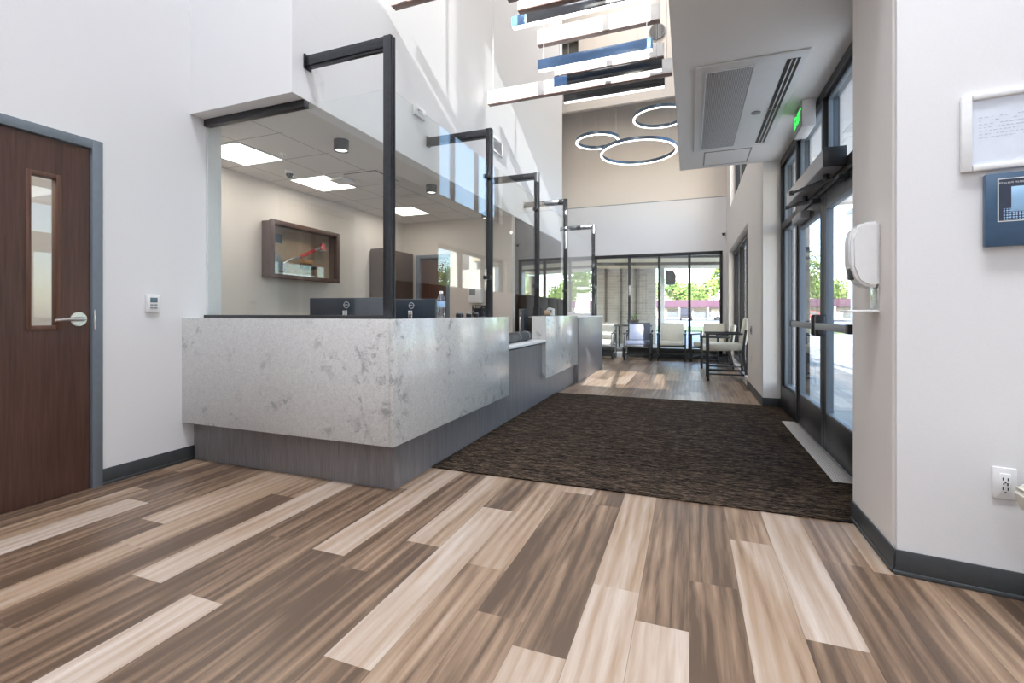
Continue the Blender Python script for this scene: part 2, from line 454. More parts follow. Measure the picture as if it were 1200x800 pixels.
# seating end
wall_x('wall_far_left', -4.72, -4.60, 9.36, 12.0, 0, ZC, [], M['paint'])
wall_y('wall_far_left.001', -4.72, XH-.12, 9.36, 9.48, SOF, ZC, [], M['paint'])
wall_y('wall_far', -4.72, 1.3, 11.90, 12.06, 0, 3.78, [(-2.27, .715, .14, 2.53)], M['paint'])
wall_y('wall_far.001', -4.72, 1.3, 11.905, 12.06, 3.80, ZC, [], M['paint_tan'])
MB().box(-4.6, XR, 11.915, 12.0, 3.78, 3.80).build('trim_1', M['grey'], kind='structure')
M['paint_beam'] = plain('beam_paint', (.62, .57, .53), .6, var=.01)
wall_y('wall_far_beam', -4.72, 1.3, 10.9, 11.0, 5.86, ZC, [(-2.86, -2.45, 7.1, 7.55)], M['paint_beam'])
# right wall beyond the entrance
wall_x('wall_right', XR, 1.0, 6.15, 12.0, 0, ZC, [(7.70, 11.2, .12, 2.42), (7.4, 10.9, 3.3, 5.2)], M['paint_beige'])
slab('wall_right_return', XR, 1.14, 6.151, 6.27, 0, 2.84, M['paint'])
# entrance soffit block
slab('ceiling_entry', -.11, 1.12, 2.50, 6.15, 2.84, 2.90, M['soffit'])
wall_x('wall_entry_upper', -.11, .0, 2.50, 6.15, 2.90, ZC, [], M['paint'])
wall_y('wall_entry_upper.001', 0.0, 1.12, 6.05, 6.15, 2.90, ZC, [], M['paint'])
# near right wall
slab('wall_right_near', XR, 1.14, 2.42, 2.93, 0, 2.84, M['paint_beige'])
slab('ceiling_entry.001', -.11, 1.14, 2.39, 2.50, 2.84, ZC, M['paint'])
# slightly splayed wall facing the camera
ang = math.atan2(-.051, .374)
RW = T(.805, 2.387, 0) @ R(ang, 'Z')
def rwbox(m, u0, u1, d0, d1, z0, z1, bev=0):  # d = distance in front of the wall
    return m.box(u0, u1, -d1, -d0, z0, z1, bev, M=RW)
o = rwbox(MB(), 0, 1.95, -.12, 0, 0, ZC).build('wall_right_front', M['paint'], kind='structure', smooth=False)
wall_x('wall_right_far', 2.6, 2.7, -2.6, 2.2, 0, ZC, [], M['paint'])
# rear wall with the high windows
MULL = [-1.70, -.90, -.08]
wall_y('wall_rear', XL-.12, 2.7, -2.62, -2.5, 0, ZC, [(-.62, .75, 4.22, 5.26), (-1.99, .75, 6.33, 8.33)], M['paint'])
def window_frame(name, x0, x1, y, z0, z1, muls):
    w = empty(name, loc=((x0+x1)/2, y, z0), kind='structure')
    m = MB(); t = .05
    m.box(x0, x1, y-.05, y+.05, z0, z0+t); m.box(x0, x1, y-.05, y+.05, z1-t, z1)
    m.box(x0, x0+t, y-.05, y+.05, z0, z1); m.box(x1-t, x1, y-.05, y+.05, z0, z1)
    for k in muls: m.box(k-.035, k+.035, y-.05, y+.05, z0, z1)
    m.build('window_frame', M['black'], w)
    MB().box(x0+t, x1-t, y-.004, y+.004, z0+t, z1-t).build('pane', M['glasswin'], w)
window_frame('window_1', -1.99, .75, -2.56, 6.33, 8.33, MULL)
window_frame('window_2', -.62, .75, -2.56, 4.22, 5.26, [-.10])
slab('ceiling', -4.75, 2.72, -2.65, 12.1, ZC, ZC+.1, M['paint'])
# small room behind the walnut door
wall_x('wall_corridor', -5.2, -5.1, -1, 2.52, 0, 2.6, [], M['paint_warm'])
slab('ceiling_corridor', -5.2, XL-.12, -1, 2.52, 2.6, 2.65, M['soffit'])
wall_y('wall_corridor.001', -5.2, XL-.12, -1.1, -1, 0, 2.6, [], M['paint_warm'])

# baseboards
def baseb(name, segs):
    m = MB()
    for s in segs: m.box(*s, 0, .10, .003); 
    m.build(name, M['base'], kind='structure')
m = MB(); m.box(XL, XL+.008, 1.845, 2.43, 0, .102, .002); m.box(XL, XL+.014, 1.845, 2.43, 0, .018, .004); m.build('baseboard_left', M['base'], kind='structure')
m = MB(); m.box(XR-.008, XR, 2.39, 2.93, 0, .102, .002); m.box(XR-.014, XR, 2.39, 2.93, 0, .018, .004)
rwbox(m, -.006, 1.8, 0, .008, 0, .102, .002); rwbox(m, -.012, 1.8, 0, .014, 0, .018, .004)
m.build('baseboard_right', M['base'], kind='structure')
m = MB(); m.box(XR-.008, XR, 6.142, 7.7, 0, .10, .002); m.box(XR-.008, XS+.0, 6.142, 6.15, 0, .10, .002); m.build('baseboard_right.001', M['base'], kind='structure')
m = MB(); m.box(-4.6, XR, 11.888, 11.9, 0, .14, .002); m.build('baseboard_far', M['base'], kind='structure')

# ------------------------------------------------------------------ walnut door
d = empty('door_1', loc=(XL, 1.35, 0), kind='structure')
m = MB()
m.box(XL-.13, XL+.012, 1.79, 1.845, 0, 2.15, .002); m.box(XL-.13, XL+.012, .84, .895, 0, 2.15, .002); m.box(XL-.13, XL+.0115, .8955, 1.7895, 2.095, 2.1495, .002)
fr = m.build('door_frame', M['doorgrey'], d)
MB().box(XL-.012, XL+.016, 1.795, 1.805, .98, 1.10, .001).build('strike_plate', M['chrome'], fr)
m = MB()
for b in ((.905, 1.505, .003, 2.088), (1.626, 1.786, .003, 2.088), (1.505, 1.626, .003, 1.005), (1.505, 1.626, 1.868, 2.088)): m.box(XL-.052, XL-.008, b[0], b[1], b[2], b[3])
bmesh.ops.remove_doubles(m.bm, verts=m.bm.verts, dist=1e-5)
leaf = m.build('door_leaf', M['doorwood'], d, smooth=False)
m = MB()
for b in ((1.485, 1.51, .985, 1.888), (1.621, 1.646, .985, 1.888), (1.5103, 1.6207, .985, 1.01), (1.5103, 1.6207, 1.863, 1.888)): m.box(XL-.056, XL-.003, *b[:2], *b[2:], .003)
m.build('vision_panel_frame', M['trimwood'], leaf)
MB().box(XL-.033, XL-.027, 1.51, 1.621, 1.01, 1.863).build('pane', M['glasswin'], leaf)
m = MB(); m.cyl((XL-.002, 1.725, 1.045), .042, .014, 'X', bev=.004); m.cyl((XL+.02, 1.725, 1.045), .014, .05, 'X')
m.tube([(XL+.045, 1.73, 1.045), (XL+.052, 1.70, 1.046), (XL+.052, 1.64, 1.044), (XL+.05, 1.59, 1.04)], [.013, .012, .010, .009])
m.build('lever_handle', M['chrome'], leaf)

# thermostat, near the counter
t = empty('thermostat', 'small white thermostat with grey display on the left wall beside the walnut door', 'thermostat', (XL, 2.135, 1.085))
MB().box(XL+.001, XL+.026, 2.095, 2.175, 1.088, 1.207, .005).build('case', M['white'], t)
MB().box(XL+.025, XL+.028, 2.112, 2.158, 1.155, 1.187, .001).build('display', M['lcd'], t)
for i in range(4): MB().box(XL+.025, XL+.029, 2.112+(i % 2)*.026, 2.130+(i % 2)*.026, 1.112+(i//2)*.02, 1.122+(i//2)*.02, .001).build('button', M['grey'], t)

# ------------------------------------------------------------------ carpet and grate
tag(MB().box(-1.689, XR-.015, 2.87, 6.16, .001, .009, .002).box(XR-.016, XS-.004, 2.935, 6.14, .001, .0088).build('entry_carpet', M['carpet']), 'dark brown streaked carpet mat filling the entrance between counter and glass doors', 'carpet')
tag(MB().box(.855, .972, 3.52, 5.30, .0, .014, .002).build('floor_grate', M['grate']), 'perforated steel floor grille at the foot of the black entrance doors', 'grate')

# ------------------------------------------------------------------ reception counter
c = empty('reception_counter', 'long grey reception counter with quartz boxes above a woodgrain laminate base', 'counter', (-1.9, 5.9, 0))
YF, YE = 2.43, 9.33
m = MB(); m.box(XL+.002, -1.7103, YF, YF+.02, .0, .30); m.box(-1.71, -1.69, YF, 7.22, 0, .705); m.box(-1.72, -1.71, YF+.02, 7.22, 0, .70)
m.build('base_panel', M['lam'], c, smooth=False)
m = MB(); m.box(-1.76, -1.62, 7.22, YE, 0, 1.012, .002); m.build('end_panel', M['lam'], c)
m = MB(); m.box(-1.98, -1.605, 7.215, YE+.01, 1.012, 1.035, .003); m.build('end_cap', M['white'], c)
def stonebox(y0, y1, front, name):
    m = MB(); z0, z1 = .288, 1.045
    m.box(XG-.03, -1.650, y0+.03, y1-.03, z1-.03, z1-.0003)
    m.box(-1.665, -1.635, y0, y1, z0, z1, .0015)
    m.box(-1.69, -1.64, y0+.002, y1-.002, z0, z0+.02)
    if front:
        m.box(XL+.002, -1.6655, y0, y0+.03, z0, z1, .0015); m.box(XL+.002, -1.69, y0+.02, 2.56, z1-.031, z1-.0006)
        m.box(XL+.002, -1.66, y0+.01, 2.44, z0, z0+.02)
    else: m.box(XG-.03, -1.6655, y0, y0+.03, z0, z1, .0015)
    m.box(XG-.03, -1.6655, y1-.03, y1, z0, z1, .0015)
    return m.build(name, M['stone'], c)
stonebox(2.34, 4.243, True, 'stone_cladding')
stonebox(5.50, 7.26, False, 'stone_cladding')
m = MB(); m.box(-2.45, -1.635, 4.243, 5.50, .728, .758, .002); m.build('lowered_shelf', M['white'], c, label='pale lowered shelf between the quartz boxes')
m = MB(); m.box(-2.45, -1.79, 2.58, 4.24, .728, .755, .002); m.box(-2.45, -1.79, 5.50, 9.3, .728, .755, .002); m.box(-2.43, -2.40, 2.6, 9.3, 0, .72)
m.build('staff_desktop', M['lam'], c)

# ------------------------------------------------------------------ glass screens
PZ = 2.845
posty = [2.50, 4.10, 5.60, 7.05, 9.29]
names = ['nearest glass screen post, at the counter corner, with the sealed front pane beside it',
         'second glass screen post along the counter, at the far end of the first quartz box',
         'third glass screen post along the counter, beside the lowered shelf',
         'fourth glass screen post along the counter, on the second quartz box',
         'last glass screen post at the far end of the counter by the seating']
for i, y in enumerate(posty):
    t = empty('glass_screen', names[i], 'glass screen', (XG, y+.03, 1.045 if i < 4 else 1.035), group='glass screens along the reception counter')
    z0 = 1.045 if i < 4 else 1.035
    if i == 1: z0 = 1.045
    if i in (1, 2): pass
    m = MB(); m.box(-1.822, -1.765, y, y+.055, z0, PZ, .003)
    m.box(-1.826, -1.761, y+.012, y+.018, z0, PZ-.002); m.box(-1.826, -1.761, y+.036, y+.042, z0, PZ-.002)
    m.build('post', M['post'], t)
    m = MB(); m.box(XH+.003, -1.822, y+.005, y+.05, PZ-.07, PZ-.002, .003); m.box(XH+.02, -1.822, y+.015, y+.04, PZ-.085, PZ-.07); m.build('arm', M['post'], t)
    m = MB(); m.box(XH+.002, XH+.014, y-.005, y+.06, PZ-.09, PZ+.01, .002); m.build('wall_bracket', M['post'], t)
    if i == 0:
        MB().box(XL+.002, -1.822, y+.021, y+.031, 1.065, 2.515).build('pane', M['glass'], t)
        m = MB(); m.box(XL+.002, -1.822, y+.003, y+.05, 1.045, 1.068, .002); m.build('sill_channel', M['black'], t)
        m = MB(); m.box(XL+.002, XH-.0, y+.003, y+.05, 2.498, 2.549, .002); m.build('head_channel', M['black'], t)
    else:
        y0 = posty[i-1]+.055
        MB().box(-1.798, -1.788, y0, y, 1.295 if i < 4 else 1.10, 2.52 if i < 4 else 2.42).build('pane', M['glass'], t)
        if i < 4:
            for zz in (1.42, 2.38): MB().box(-1.83, -1.76, y-.035, y, zz-.02, zz+.02, .003).build('glass_clamp', M['post'], t)
MB().box(XL+.001, XL+.012, 2.53, 2.64, 1.045, SOF).build('trim_2', M['white'], kind='structure')

# ------------------------------------------------------------------ items on the desks
def monitor(loc, rz, w, label, top=1.213):
    t = empty('computer_monitor', label, 'monitor', loc, rz, 'monitors behind the glass')
    ztop = top-loc[2]; zb = ztop-.34 if ztop > .42 else ztop-.30
    MB().box(-w/2, w/2, -.018, .022, zb, ztop, .008).build('back_housing', M['monitor'], t, local=True)
    MB().box(-w/2+.012, w/2-.012, .021, .025, zb+.015, ztop-.012, .001).build('screen', M['dkgrey'], t, local=True)
    zc = ztop-.062
    lg = MB().tube([(.026*math.cos(a), -.020, zc+.026*math.sin(a)) for a in [2*PI*k/28 for k in range(28)]], .0026, 8, True).build('logo_ring', M['logo'], t, local=True)
    text('DELL', .021, T(0, -.0195, zc) @ R(PI/2, 'X'), M['logo'], lg, 'logo_letters')
    m = MB(); m.box(-.022, .022, -.045, -.018, .01, zc-.045, .004); m.build('stand_neck', M['chrome'], t, local=True, label='silver stand neck')
    m = MB(); m.box(-.12, .12, -.12, .10, 0, .012, .005); m.box(-.03, .03, -.05, -.015, .01, .09, .004); m.build('stand_base', M['grey'], t, local=True)
    return t
monitor((-2.745, 3.27, .755), math.radians(8), .72, 'black monitor seen from behind, left of the glass corner post')
monitor((-2.40, 3.74, .755), math.radians(4), .48, 'black monitor seen from behind, right of the glass corner post beside the water bottle')
monitor((-2.17, 6.15, .755), math.radians(-62), .50, 'dark monitor turned sideways in the gap above the lowered shelf', 1.14)
tag(MB().box(-3.3, -2.46, 3.0, 4.1, .70, .755, .003).build('desk_return', M['lam']), 'grey desk surface carrying the two monitors behind the front glass', 'desk')

# bottle
t = empty('water_bottle', 'clear plastic water bottle with a blue label standing on the quartz counter', 'bottle', (-1.70, 3.03, 1.045))
k = .9
MB().lathe([(.028, 0), (.031, .006), (.031, .03), (.029, .04), (.031, .05), (.029, .075), (.030, .085), (.031, .125), (.027, .145), (.015, .168), (.0115, .174), (.0115, .186)], seg=28).build('bottle_body', M['pet'], t, local=True)
MB().lathe([(.0315, .078), (.0322, .08), (.0322, .122), (.0315, .124)], seg=28).build('label_band', M['bottle_label'], t, local=True)
MB().lathe([(.0135, .180), (.0135, .195), (.0125, .197)], seg=24).build('cap', M['white'], t, local=True)
# cups / small items near second post
for i, (x, y) in enumerate(((-1.86, 3.62), (-1.90, 3.74), (-1.88, 3.86), (-1.86, 3.97))):
    t = empty('small_pot', ['short black pot nearest the bottle in the row by the second post', 'short black pot second from the bottle', 'short silver-topped pot third from the bottle', 'short black pot closest to the second glass post'][i], 'pot', (x, y, 1.045), group='small pots beside the second post')
    MB().lathe([(.024, 0), (.026, .004), (.026, .030), (.022, .032), (.022, .028)], seg=20).build('pot_body', M['black'], t, local=True)
    MB().lathe([(.021, .029), (.021, .038), (.019, .040)], seg=20).build('pot_lid', M['grey'] if i != 2 else M['chrome'], t, local=True)
MB().box(-1.98, XG-.031, 3.5, 4.23, 1.02, 1.044).build('ledge', M['lam'], c)
MB().box(-1.98, XG-.031, 5.85, 7.2, 1.02, 1.044).build('ledge', M['lam'], c)
def organizer(loc, label):
    t = empty('wire_organizer', label, 'organizer', loc, group='wire organizers beside the posts')
    w, dp, h = .10, .08, .11
    m = MB()
    for x in (-w/2, w/2):
        for y in (-dp/2, dp/2): m.tube([(x, y, .0), (x, y, h)], .003, 6)
    for z in (.004, .035, .07, h): m.tube([(-w/2, -dp/2, z), (w/2, -dp/2, z), (w/2, dp/2, z), (-w/2, dp/2, z)], .003, 6, True)
    m.build('wire_frame', M['black'], t, local=True)
    m = MB()
    for a in range(-3, 4):
        for s in (1, -1):
            x = a*.02
            m.tube([(max(-w/2, min(w/2, x-s*.03)), -dp/2, .004), (max(-w/2, min(w/2, x+s*.03)), -dp/2, h)], .0022, 5)
            m.tube([(w/2, max(-dp/2, min(dp/2, x-s*.03)), .004), (w/2, max(-dp/2, min(dp/2, x+s*.03)), h)], .0022, 5)
    m.build('mesh_side', M['black'], t, local=True)
    m = MB(); m.box(-.04, .04, -.03, .03, .004, .085, .004); m.build('card_stack', M['dkgrey'], t, local=True)
organizer((-1.90, 4.12, 1.045), 'black wire organizer on the counter beside the second post')
organizer((-1.90, 6.0, 1.045), 'black wire organizer on the second quartz box beside the third post')
t = empty('card_terminal', 'white desk device with sloped top on the second quartz box', 'device', (-1.90, 6.62, 1.045))
MB().prism([(-.05, 0), (.05, 0), (.05, .10), (-.02, .12), (-.05, .09)], -.05, .05, 'Y', .004).build('case', M['white'], t, local=True)
MB().box(-.03, .03, -.053, -.05, .04, .085).build('display', M['lcd'], t, local=True)
tag(MB().tube([(-1.90, 6.30, 1.085), (-1.83, 6.34, 1.085)], [.036, .038], 20).build('tan_roll', M['tanwood']), 'short tan roll lying between the organizer and the white device', 'roll')
# black padded roll and phone on lowered shelf
t = empty('padded_roll', 'thick black ribbed roll lying along the lowered shelf', 'roll', (-1.75, 4.75, .758))
pts = [(-1.80+.02*math.sin(k*.5), 4.28+.98*k/14, .758+.057) for k in range(15)]
MB().tube(pts, [.056 if k % 2 else .053 for k in range(15)], 20).build('roll_body', M['dkgrey'], t)
for y in (4.5, 4.85, 5.15): MB().tube([(-1.785+.058*math.cos(a), y, .816+.058*math.sin(a)) for a in [2*PI*k/20 for k in range(20)]], .004, 6, True).build('strap', M['grey'], t)
t = empty('desk_phone', 'black desk phone behind the padded roll on the lowered shelf', 'phone', (-2.03, 4.55, .758))
MB().prism([(-.09, 0), (.09, 0), (.09, .07), (-.09, .02)], -.10, .10, 'Y', .006).build('phone_body', M['black'], t, local=True)
MB().tube([(-.04, -.07, .085), (.0, -.078, .10), (.05, -.078, .105), (.08, -.07, .10)], [.022, .015, .015, .022], 12).build('handset', M['black'], t, local=True)
MB().box(.01, .07, 0, .08, .05, .078, .002).build('keypad', M['grey'], t, local=True)

# ------------------------------------------------------------------ office interior
def troffer(x0, x1, y0, y1, label):
    t = empty('ceiling_light', label, 'ceiling light', ((x0+x1)/2, (y0+y1)/2, SOF), group='flat square office ceiling lights')
    MB().box(x0, x1, y0, y1, SOF-.006, SOF-.001).build('diffuser', M['troffer'], t)
    m = MB()
    for b in ((x0-.012, x0, y0-.012, y1+.012), (x1, x1+.012, y0-.012, y1+.012), (x0, x1, y0-.012, y0), (x0, x1, y1, y1+.012)): m.box(*b, SOF-.009, SOF-.0005)
    m.build('trim_frame', M['whitemetal'], t)
troffer(-4.11, -3.63, 2.93, 3.41, 'square flat ceiling light nearest the front glass')
troffer(-4.10, -3.63, 3.96, 4.46, 'square flat ceiling light behind the dome camera')
troffer(-4.02, -3.58, 5.53, 6.02, 'square flat ceiling light farthest back, right of the corner post')
def downlight(x, y, label):
    t = empty('downlight', label, 'downlight', (x, y, SOF), group='black cylinder downlights along the counter')
    MB().lathe([(.062, -.0005), (.062, -.09), (.055, -.09), (.052, -.075), (.02, -.072)], (x, y, SOF), 32).build('can', M['black'], t)
    MB().cyl((x, y, SOF-.079), .050, .006).build('lens', M['lead'], t)
for i, y in enumerate((3.22, 4.71, 6.25, 7.6)):
    downlight(-2.77, y, ['black cylinder downlight nearest the front glass, left of the corner post', 'black cylinder downlight second from the front', 'black cylinder downlight third from the front', 'black cylinder downlight farthest back'][i])
t = empty('dome_camera', 'small white and black dome camera on the office ceiling between two square lights', 'camera', (-3.86, 3.72, SOF))
MB().lathe([(.05, -.0005), (.05, -.02), (.045, -.03), (.03, -.032)], (-3.86, 3.72, SOF), 28).build('mount', M['white'], t)
MB().lathe([(.034, -.028), (.036, -.045), (.028, -.065), (.012, -.074)], (-3.86, 3.72, SOF), 28).build('dome', M['blackgloss'], t)
t = empty('wireless_access_point', 'white square wireless unit on the office ceiling beside the middle square light', 'wireless unit', (-3.55, 4.15, SOF))
MB().box(-3.66, -3.46, 4.05, 4.25, SOF-.035, SOF-.001, .012).build('case', M['white'], t)
t = empty('ceiling_register', 'square supply grille with dark slots in the office ceiling right of the wireless unit', 'vent', (-3.22, 4.2, SOF))
m = MB(); m.box(-3.42, -2.98, 3.98, 4.42, SOF-.008, SOF-.001, .002); m.build('face', M['tile'], t)
m = MB(); m.box(-3.40, -3.0, 3.985, 4.0, SOF-.012, SOF-.0085); m.box(-3.015, -3.0, 3.985, 4.4, SOF-.012, SOF-.0085); m.build('slot', M['black'], t)
for i, (x, y) in enumerate(((-3.5, 3.3), (-3.3, 4.75))):
    t = empty('sprinkler_head', ['small ceiling sprinkler head beside the nearest square light', 'small ceiling sprinkler head behind the supply grille'][i], 'sprinkler', (x, y, SOF), group='office sprinkler heads')
    MB().lathe([(.03, -.0005), (.028, -.008), (.008, -.01), (.006, -.035), (.016, -.037), (.016, -.040)], (x, y, SOF), 20).build('head', M['white'], t)

# axe display case on the office wall
t = empty('display_case', 'dark wood shadow box with a glass front on the beige office wall', 'display case', (-4.40, 4.37, 1.478))
x0, x1, ya, yb, za, zb = -4.398, -4.25, 3.85, 4.893, 1.478, 2.098
m = MB()
for b in ((ya, ya+.03, za, zb), (yb-.03, yb, za, zb), (ya+.0303, yb-.0303, za, za+.03), (ya+.0303, yb-.0303, zb-.03, zb)): m.box(x0, x1, *b, .002)
m.build('case_side', M['framewood'], t)
m = MB()
for b in ((ya-.012, ya+.038, za-.012, zb+.012), (yb-.038, yb+.012, za-.012, zb+.012), (ya+.0383, yb-.0383, za-.012, za+.038), (ya+.0383, yb-.0383, zb-.038, zb+.012)): m.box(x1-.02, x1+.006, *b, .003)
m.build('front_rim', M['framewood'], t)
MB().box(x0, x0+.01, ya+.03, yb-.03, za+.03, zb-.03).build('backing', M['tanwood'], t)
MB().box(x1-.026, x1-.022, ya+.03, yb-.03, za+.03, zb-.03).build('pane', M['glass'], t)
XA = -4.33
t = empty('fire_axe', 'chromed fire axe with a red grip mounted inside the shadow box', 'axe', (XA, 4.2, 1.6))
m = MB(); m.tube([(XA, 4.05, 1.63), (XA, 4.18, 1.70), (XA, 4.42, 1.79), (XA, 4.66, 1.905)], [.014, .013, .013, .018], 12); m.build('handle', M['steel'], t)
m = MB(); m.tube([(XA, 4.33, 1.752), (XA, 4.42, 1.79), (XA, 4.55, 1.85)], .021, 12); m.build('grip', M['red'], t)
m = MB(); m.prism([(3.985, 1.76), (4.05, 1.70), (4.09, 1.63), (4.07, 1.58), (4.02, 1.55), (3.965, 1.53), (3.95, 1.66)], XA-.014, XA+.014, 'X', .004)
m.prism([(4.07, 1.60), (4.15, 1.575), (4.16, 1.56), (4.06, 1.57)], XA-.01, XA+.01, 'X', .002); m.build('axe_head', M['steel'], t)
t = empty('bell_ornament', 'red and silver ornament at the top right inside the shadow box', 'ornament', (XA, 4.68, 1.87))
MB().lathe([(.006, .09), (.02, .085), (.035, .05), (.045, .01), (.05, 0)][::-1], (XA, 4.69, 1.875), 24).build('bell', M['red'], t)
MB().cyl((XA, 4.69, 1.87), .046, .012).build('rim', M['steel'], t)
t = empty('photo_print', 'small blue photo card at the top left inside the shadow box', 'photo', (x0+.012, 4.0, 1.80))
MB().box(x0+.0105, x0+.018, 3.94, 4.11, 1.88, 1.985).build('picture', M['navy'], t)
MB().box(x0+.0105, x0+.016, 3.94, 4.11, 1.80, 1.88).build('caption_card', M['tanwood'], t)
t = empty('plaque', 'small copper and silver plaque at the lower right inside the shadow box', 'plaque', (x0+.012, 4.5, 1.62))
MB().box(x0+.0105, x0+.04, 4.38, 4.56, 1.685, 1.735, .003).build('plate', M['orange'], t)
MB().box(x0+.0105, x0+.06, 4.38, 4.60, 1.625, 1.66, .003).build('ledge', M['dkgrey'], t)
tag(MB().box(XA-.05, XA+.02, 3.99, 4.55, 1.512, 1.54, .004).build('paper_strip', M['white']), 'white paper strip along the bottom of the shadow box', 'paper')

# tall cabinet at the back left, interior door, dispenser, orange sign
t = empty('tall_cabinet', 'tall dark brown cabinet at the back corner of the office behind the corner post', 'cabinet', (-4.28, 6.1, 0))
MB().box(-4.395, -4.16, 5.73, 6.50, 0, 2.03, .003).build('body', M['cabwood'], t)
MB().box(-4.395, -4.165, 5.712, 5.728, .05, 2.0, .002).build('door', M['cabwood'], t)
MB().tube([(-4.19, 5.69, 1.02), (-4.19, 5.69, 1.3)], .006).build('pull_handle', M['chrome'], t)
d = empty('door_2', loc=(-3.85, 6.66, 0), kind='structure')
m = MB()
for b in ((-4.16, -4.10, 0, 2.02), (-3.61, -3.55, 0, 2.02), (-4.0997, -3.6103, 1.965, 2.0195)): m.box(b[0], b[1], 6.59, 6.73, b[2], b[3], .002)
m.build('door_frame', M['doorgrey'], d)
lf = MB().box(-4.095, -3.615, 6.64, 6.68, .01, 1.96, .002).build('door_leaf', M['doorwood'], d)
MB().tube([(-3.66, 6.60, 1.0), (-3.75, 6.60, 1.0)], .01).build('lever_handle', M['chrome'], lf)
slab('wall_office_beyond', -4.5, -3.2, 6.9, 6.95, 0, 2.3, M['paint_warm'])
tag(MB().box(-4.159, -4.10, 6.565, 6.589, 1.17, 1.30, .002).build('door_notice', M['orange']), 'small orange notice on the inner office door frame', 'sign')
t = empty('towel_dispenser', 'white and grey dispenser on the beige office back wall above the counter', 'dispenser', (-3.07, 6.6, 1.2))
MB().box(-3.18, -2.96, 6.50, 6.599, 1.24, 1.47, .02).build('cover', M['white'], t)
MB().box(-3.16, -3.06, 6.49, 6.51, 1.36, 1.46, .008).build('window', M['grey'], t)
# dark millwork in the rear of the office
t = empty('wall_cabinet_run', 'dark brown millwork behind the second quartz box', 'cabinet', (-2.45, 8.1, 0))
MB().box(-2.498, -2.38, 6.9, 9.3, 0, 1.36, .003).build('carcass', M['millwork'], t)
for k in range(4): MB().box(-2.379, -2.366, 6.92+k*.6, 7.49+k*.6, .1, 1.34, .002).build('door', M['millwork'], t)

# ------------------------------------------------------------------ high wall vents
def grille(y0, y1, z0, z1, label, slats):
    t = empty('wall_grille', label, 'vent', (XH, (y0+y1)/2, z0))
    m = MB()
    for b in ((y0, y0+.03, z0, z1), (y1-.03, y1, z0, z1), (y0+.0303, y1-.0303, z0, z0+.025), (y0+.0303, y1-.0303, z1-.025, z1)): m.box(XH+.001, XH+.02, *b, .002)
    m.build('frame', M['white'], t)
    m = MB()
    for k in range(slats):
        z = z0+.03+(z1-z0-.06)*(k+.5)/slats
        m.box(-.008, .008, y0+.03, y1-.03, -.002, .002, M=T(XH+.012, 0, z) @ R(.7, 'Y'))
    m.build('louvre', M['white'], t)
grille(5.76, 6.12, 3.26, 3.46, 'white louvred grille high on the left wall above the second post', 7)
t = empty('sensor_unit', 'small white wall sensor seen through the glass high on the left wall', 'sensor', (XH, 3.95, 3.0))
MB().box(XH+.001, XH+.03, 3.85, 4.04, 2.98, 3.08, .006).build('case', M['white'], t)
MB().box(XH+.03, XH+.034, 3.90, 3.98, 3.01, 3.05, .002).build('lens', M['grey'], t)
# high duct details at the far beam
m = MB(); m.box(-2.9, -2.4, 11.0, 11.3, 7.05, 7.6); 
t = empty('duct', 'dark rectangular duct in the opening of the far high beam', 'duct', (-2.65, 11.1, 7.1))
MB().box(-2.88, -2.42, 11.02, 11.5, 7.05, 7.6).build('duct_body', M['duct'], t)
MB().box(-2.86, -2.44, 10.99, 11.02, 7.18, 7.24, .004).build('flange', M['black'], t)
t = empty('round_speaker', 'round dark speaker high on the far beam right of the pendants', 'speaker', (-.67, 10.9, 7.32))
MB().cyl((-.67, 10.87, 7.32), .165, .058, 'Y', seg=48, bev=.01).build('grille', M['dkgrey'], t)
MB().tube([(-.67+.165*math.cos(a), 10.842, 7.32+.165*math.sin(a)) for a in [2*PI*k/48 for k in range(48)]], .008, 8, True).build('rim', M['grey'], t)

# ------------------------------------------------------------------ linear pendants
M['pendsky'] = plain('painted_sky_reflection', (.13, .25, .48), .2, var=.25, vs=5)  # sky reflection on the dark pendants, painted in as blue gloss
def pendant(x0, x1, y, zb, zt, kind, label):
    t = empty('linear_pendant', label, 'pendant light', ((x0+x1)/2, y, zb), group='linear pendants hung in a staggered cluster')
    w = .07
    if kind == 'W':
        MB().box(x0, x1, y-w/2, y+w/2, zb+.012, zt, .002).build('body', M['pendwhite'], t)
        MB().box(x0-.001, x1+.001, y-w/2-.001, y+w/2+.001, zb, zb+.0115, .002).build('bottom_rail', M['pendbrown'], t)
    else:
        MB().box(x0, x1, y-w/2, y+w/2, zb+.004, zt, .002).build('body', M['pendsky' if kind == 'B' else 'blackgloss'], t)
        if kind == 'E': MB().box(x0-.002, x0+.16, y-w/2-.001, y+w/2+.001, zb+.005, zt+.001, .002).build('end_sky_reflection', M['pendsky'], t, label='painted sky reflection on the left end')  # blue sky reflection at the left end, modelled as a thin wrap
        MB().box(x0+.004, x1-.004, y-w/2+.004, y+w/2-.004, zb, zb+.0035).build('diffuser', M['lead'], t)
    for x in (x0+.06, x1-.06):
        MB().tube([(x, y, zt), (x, y, ZC-.0)], .0035, 6).build('cable', M['cable'], t)
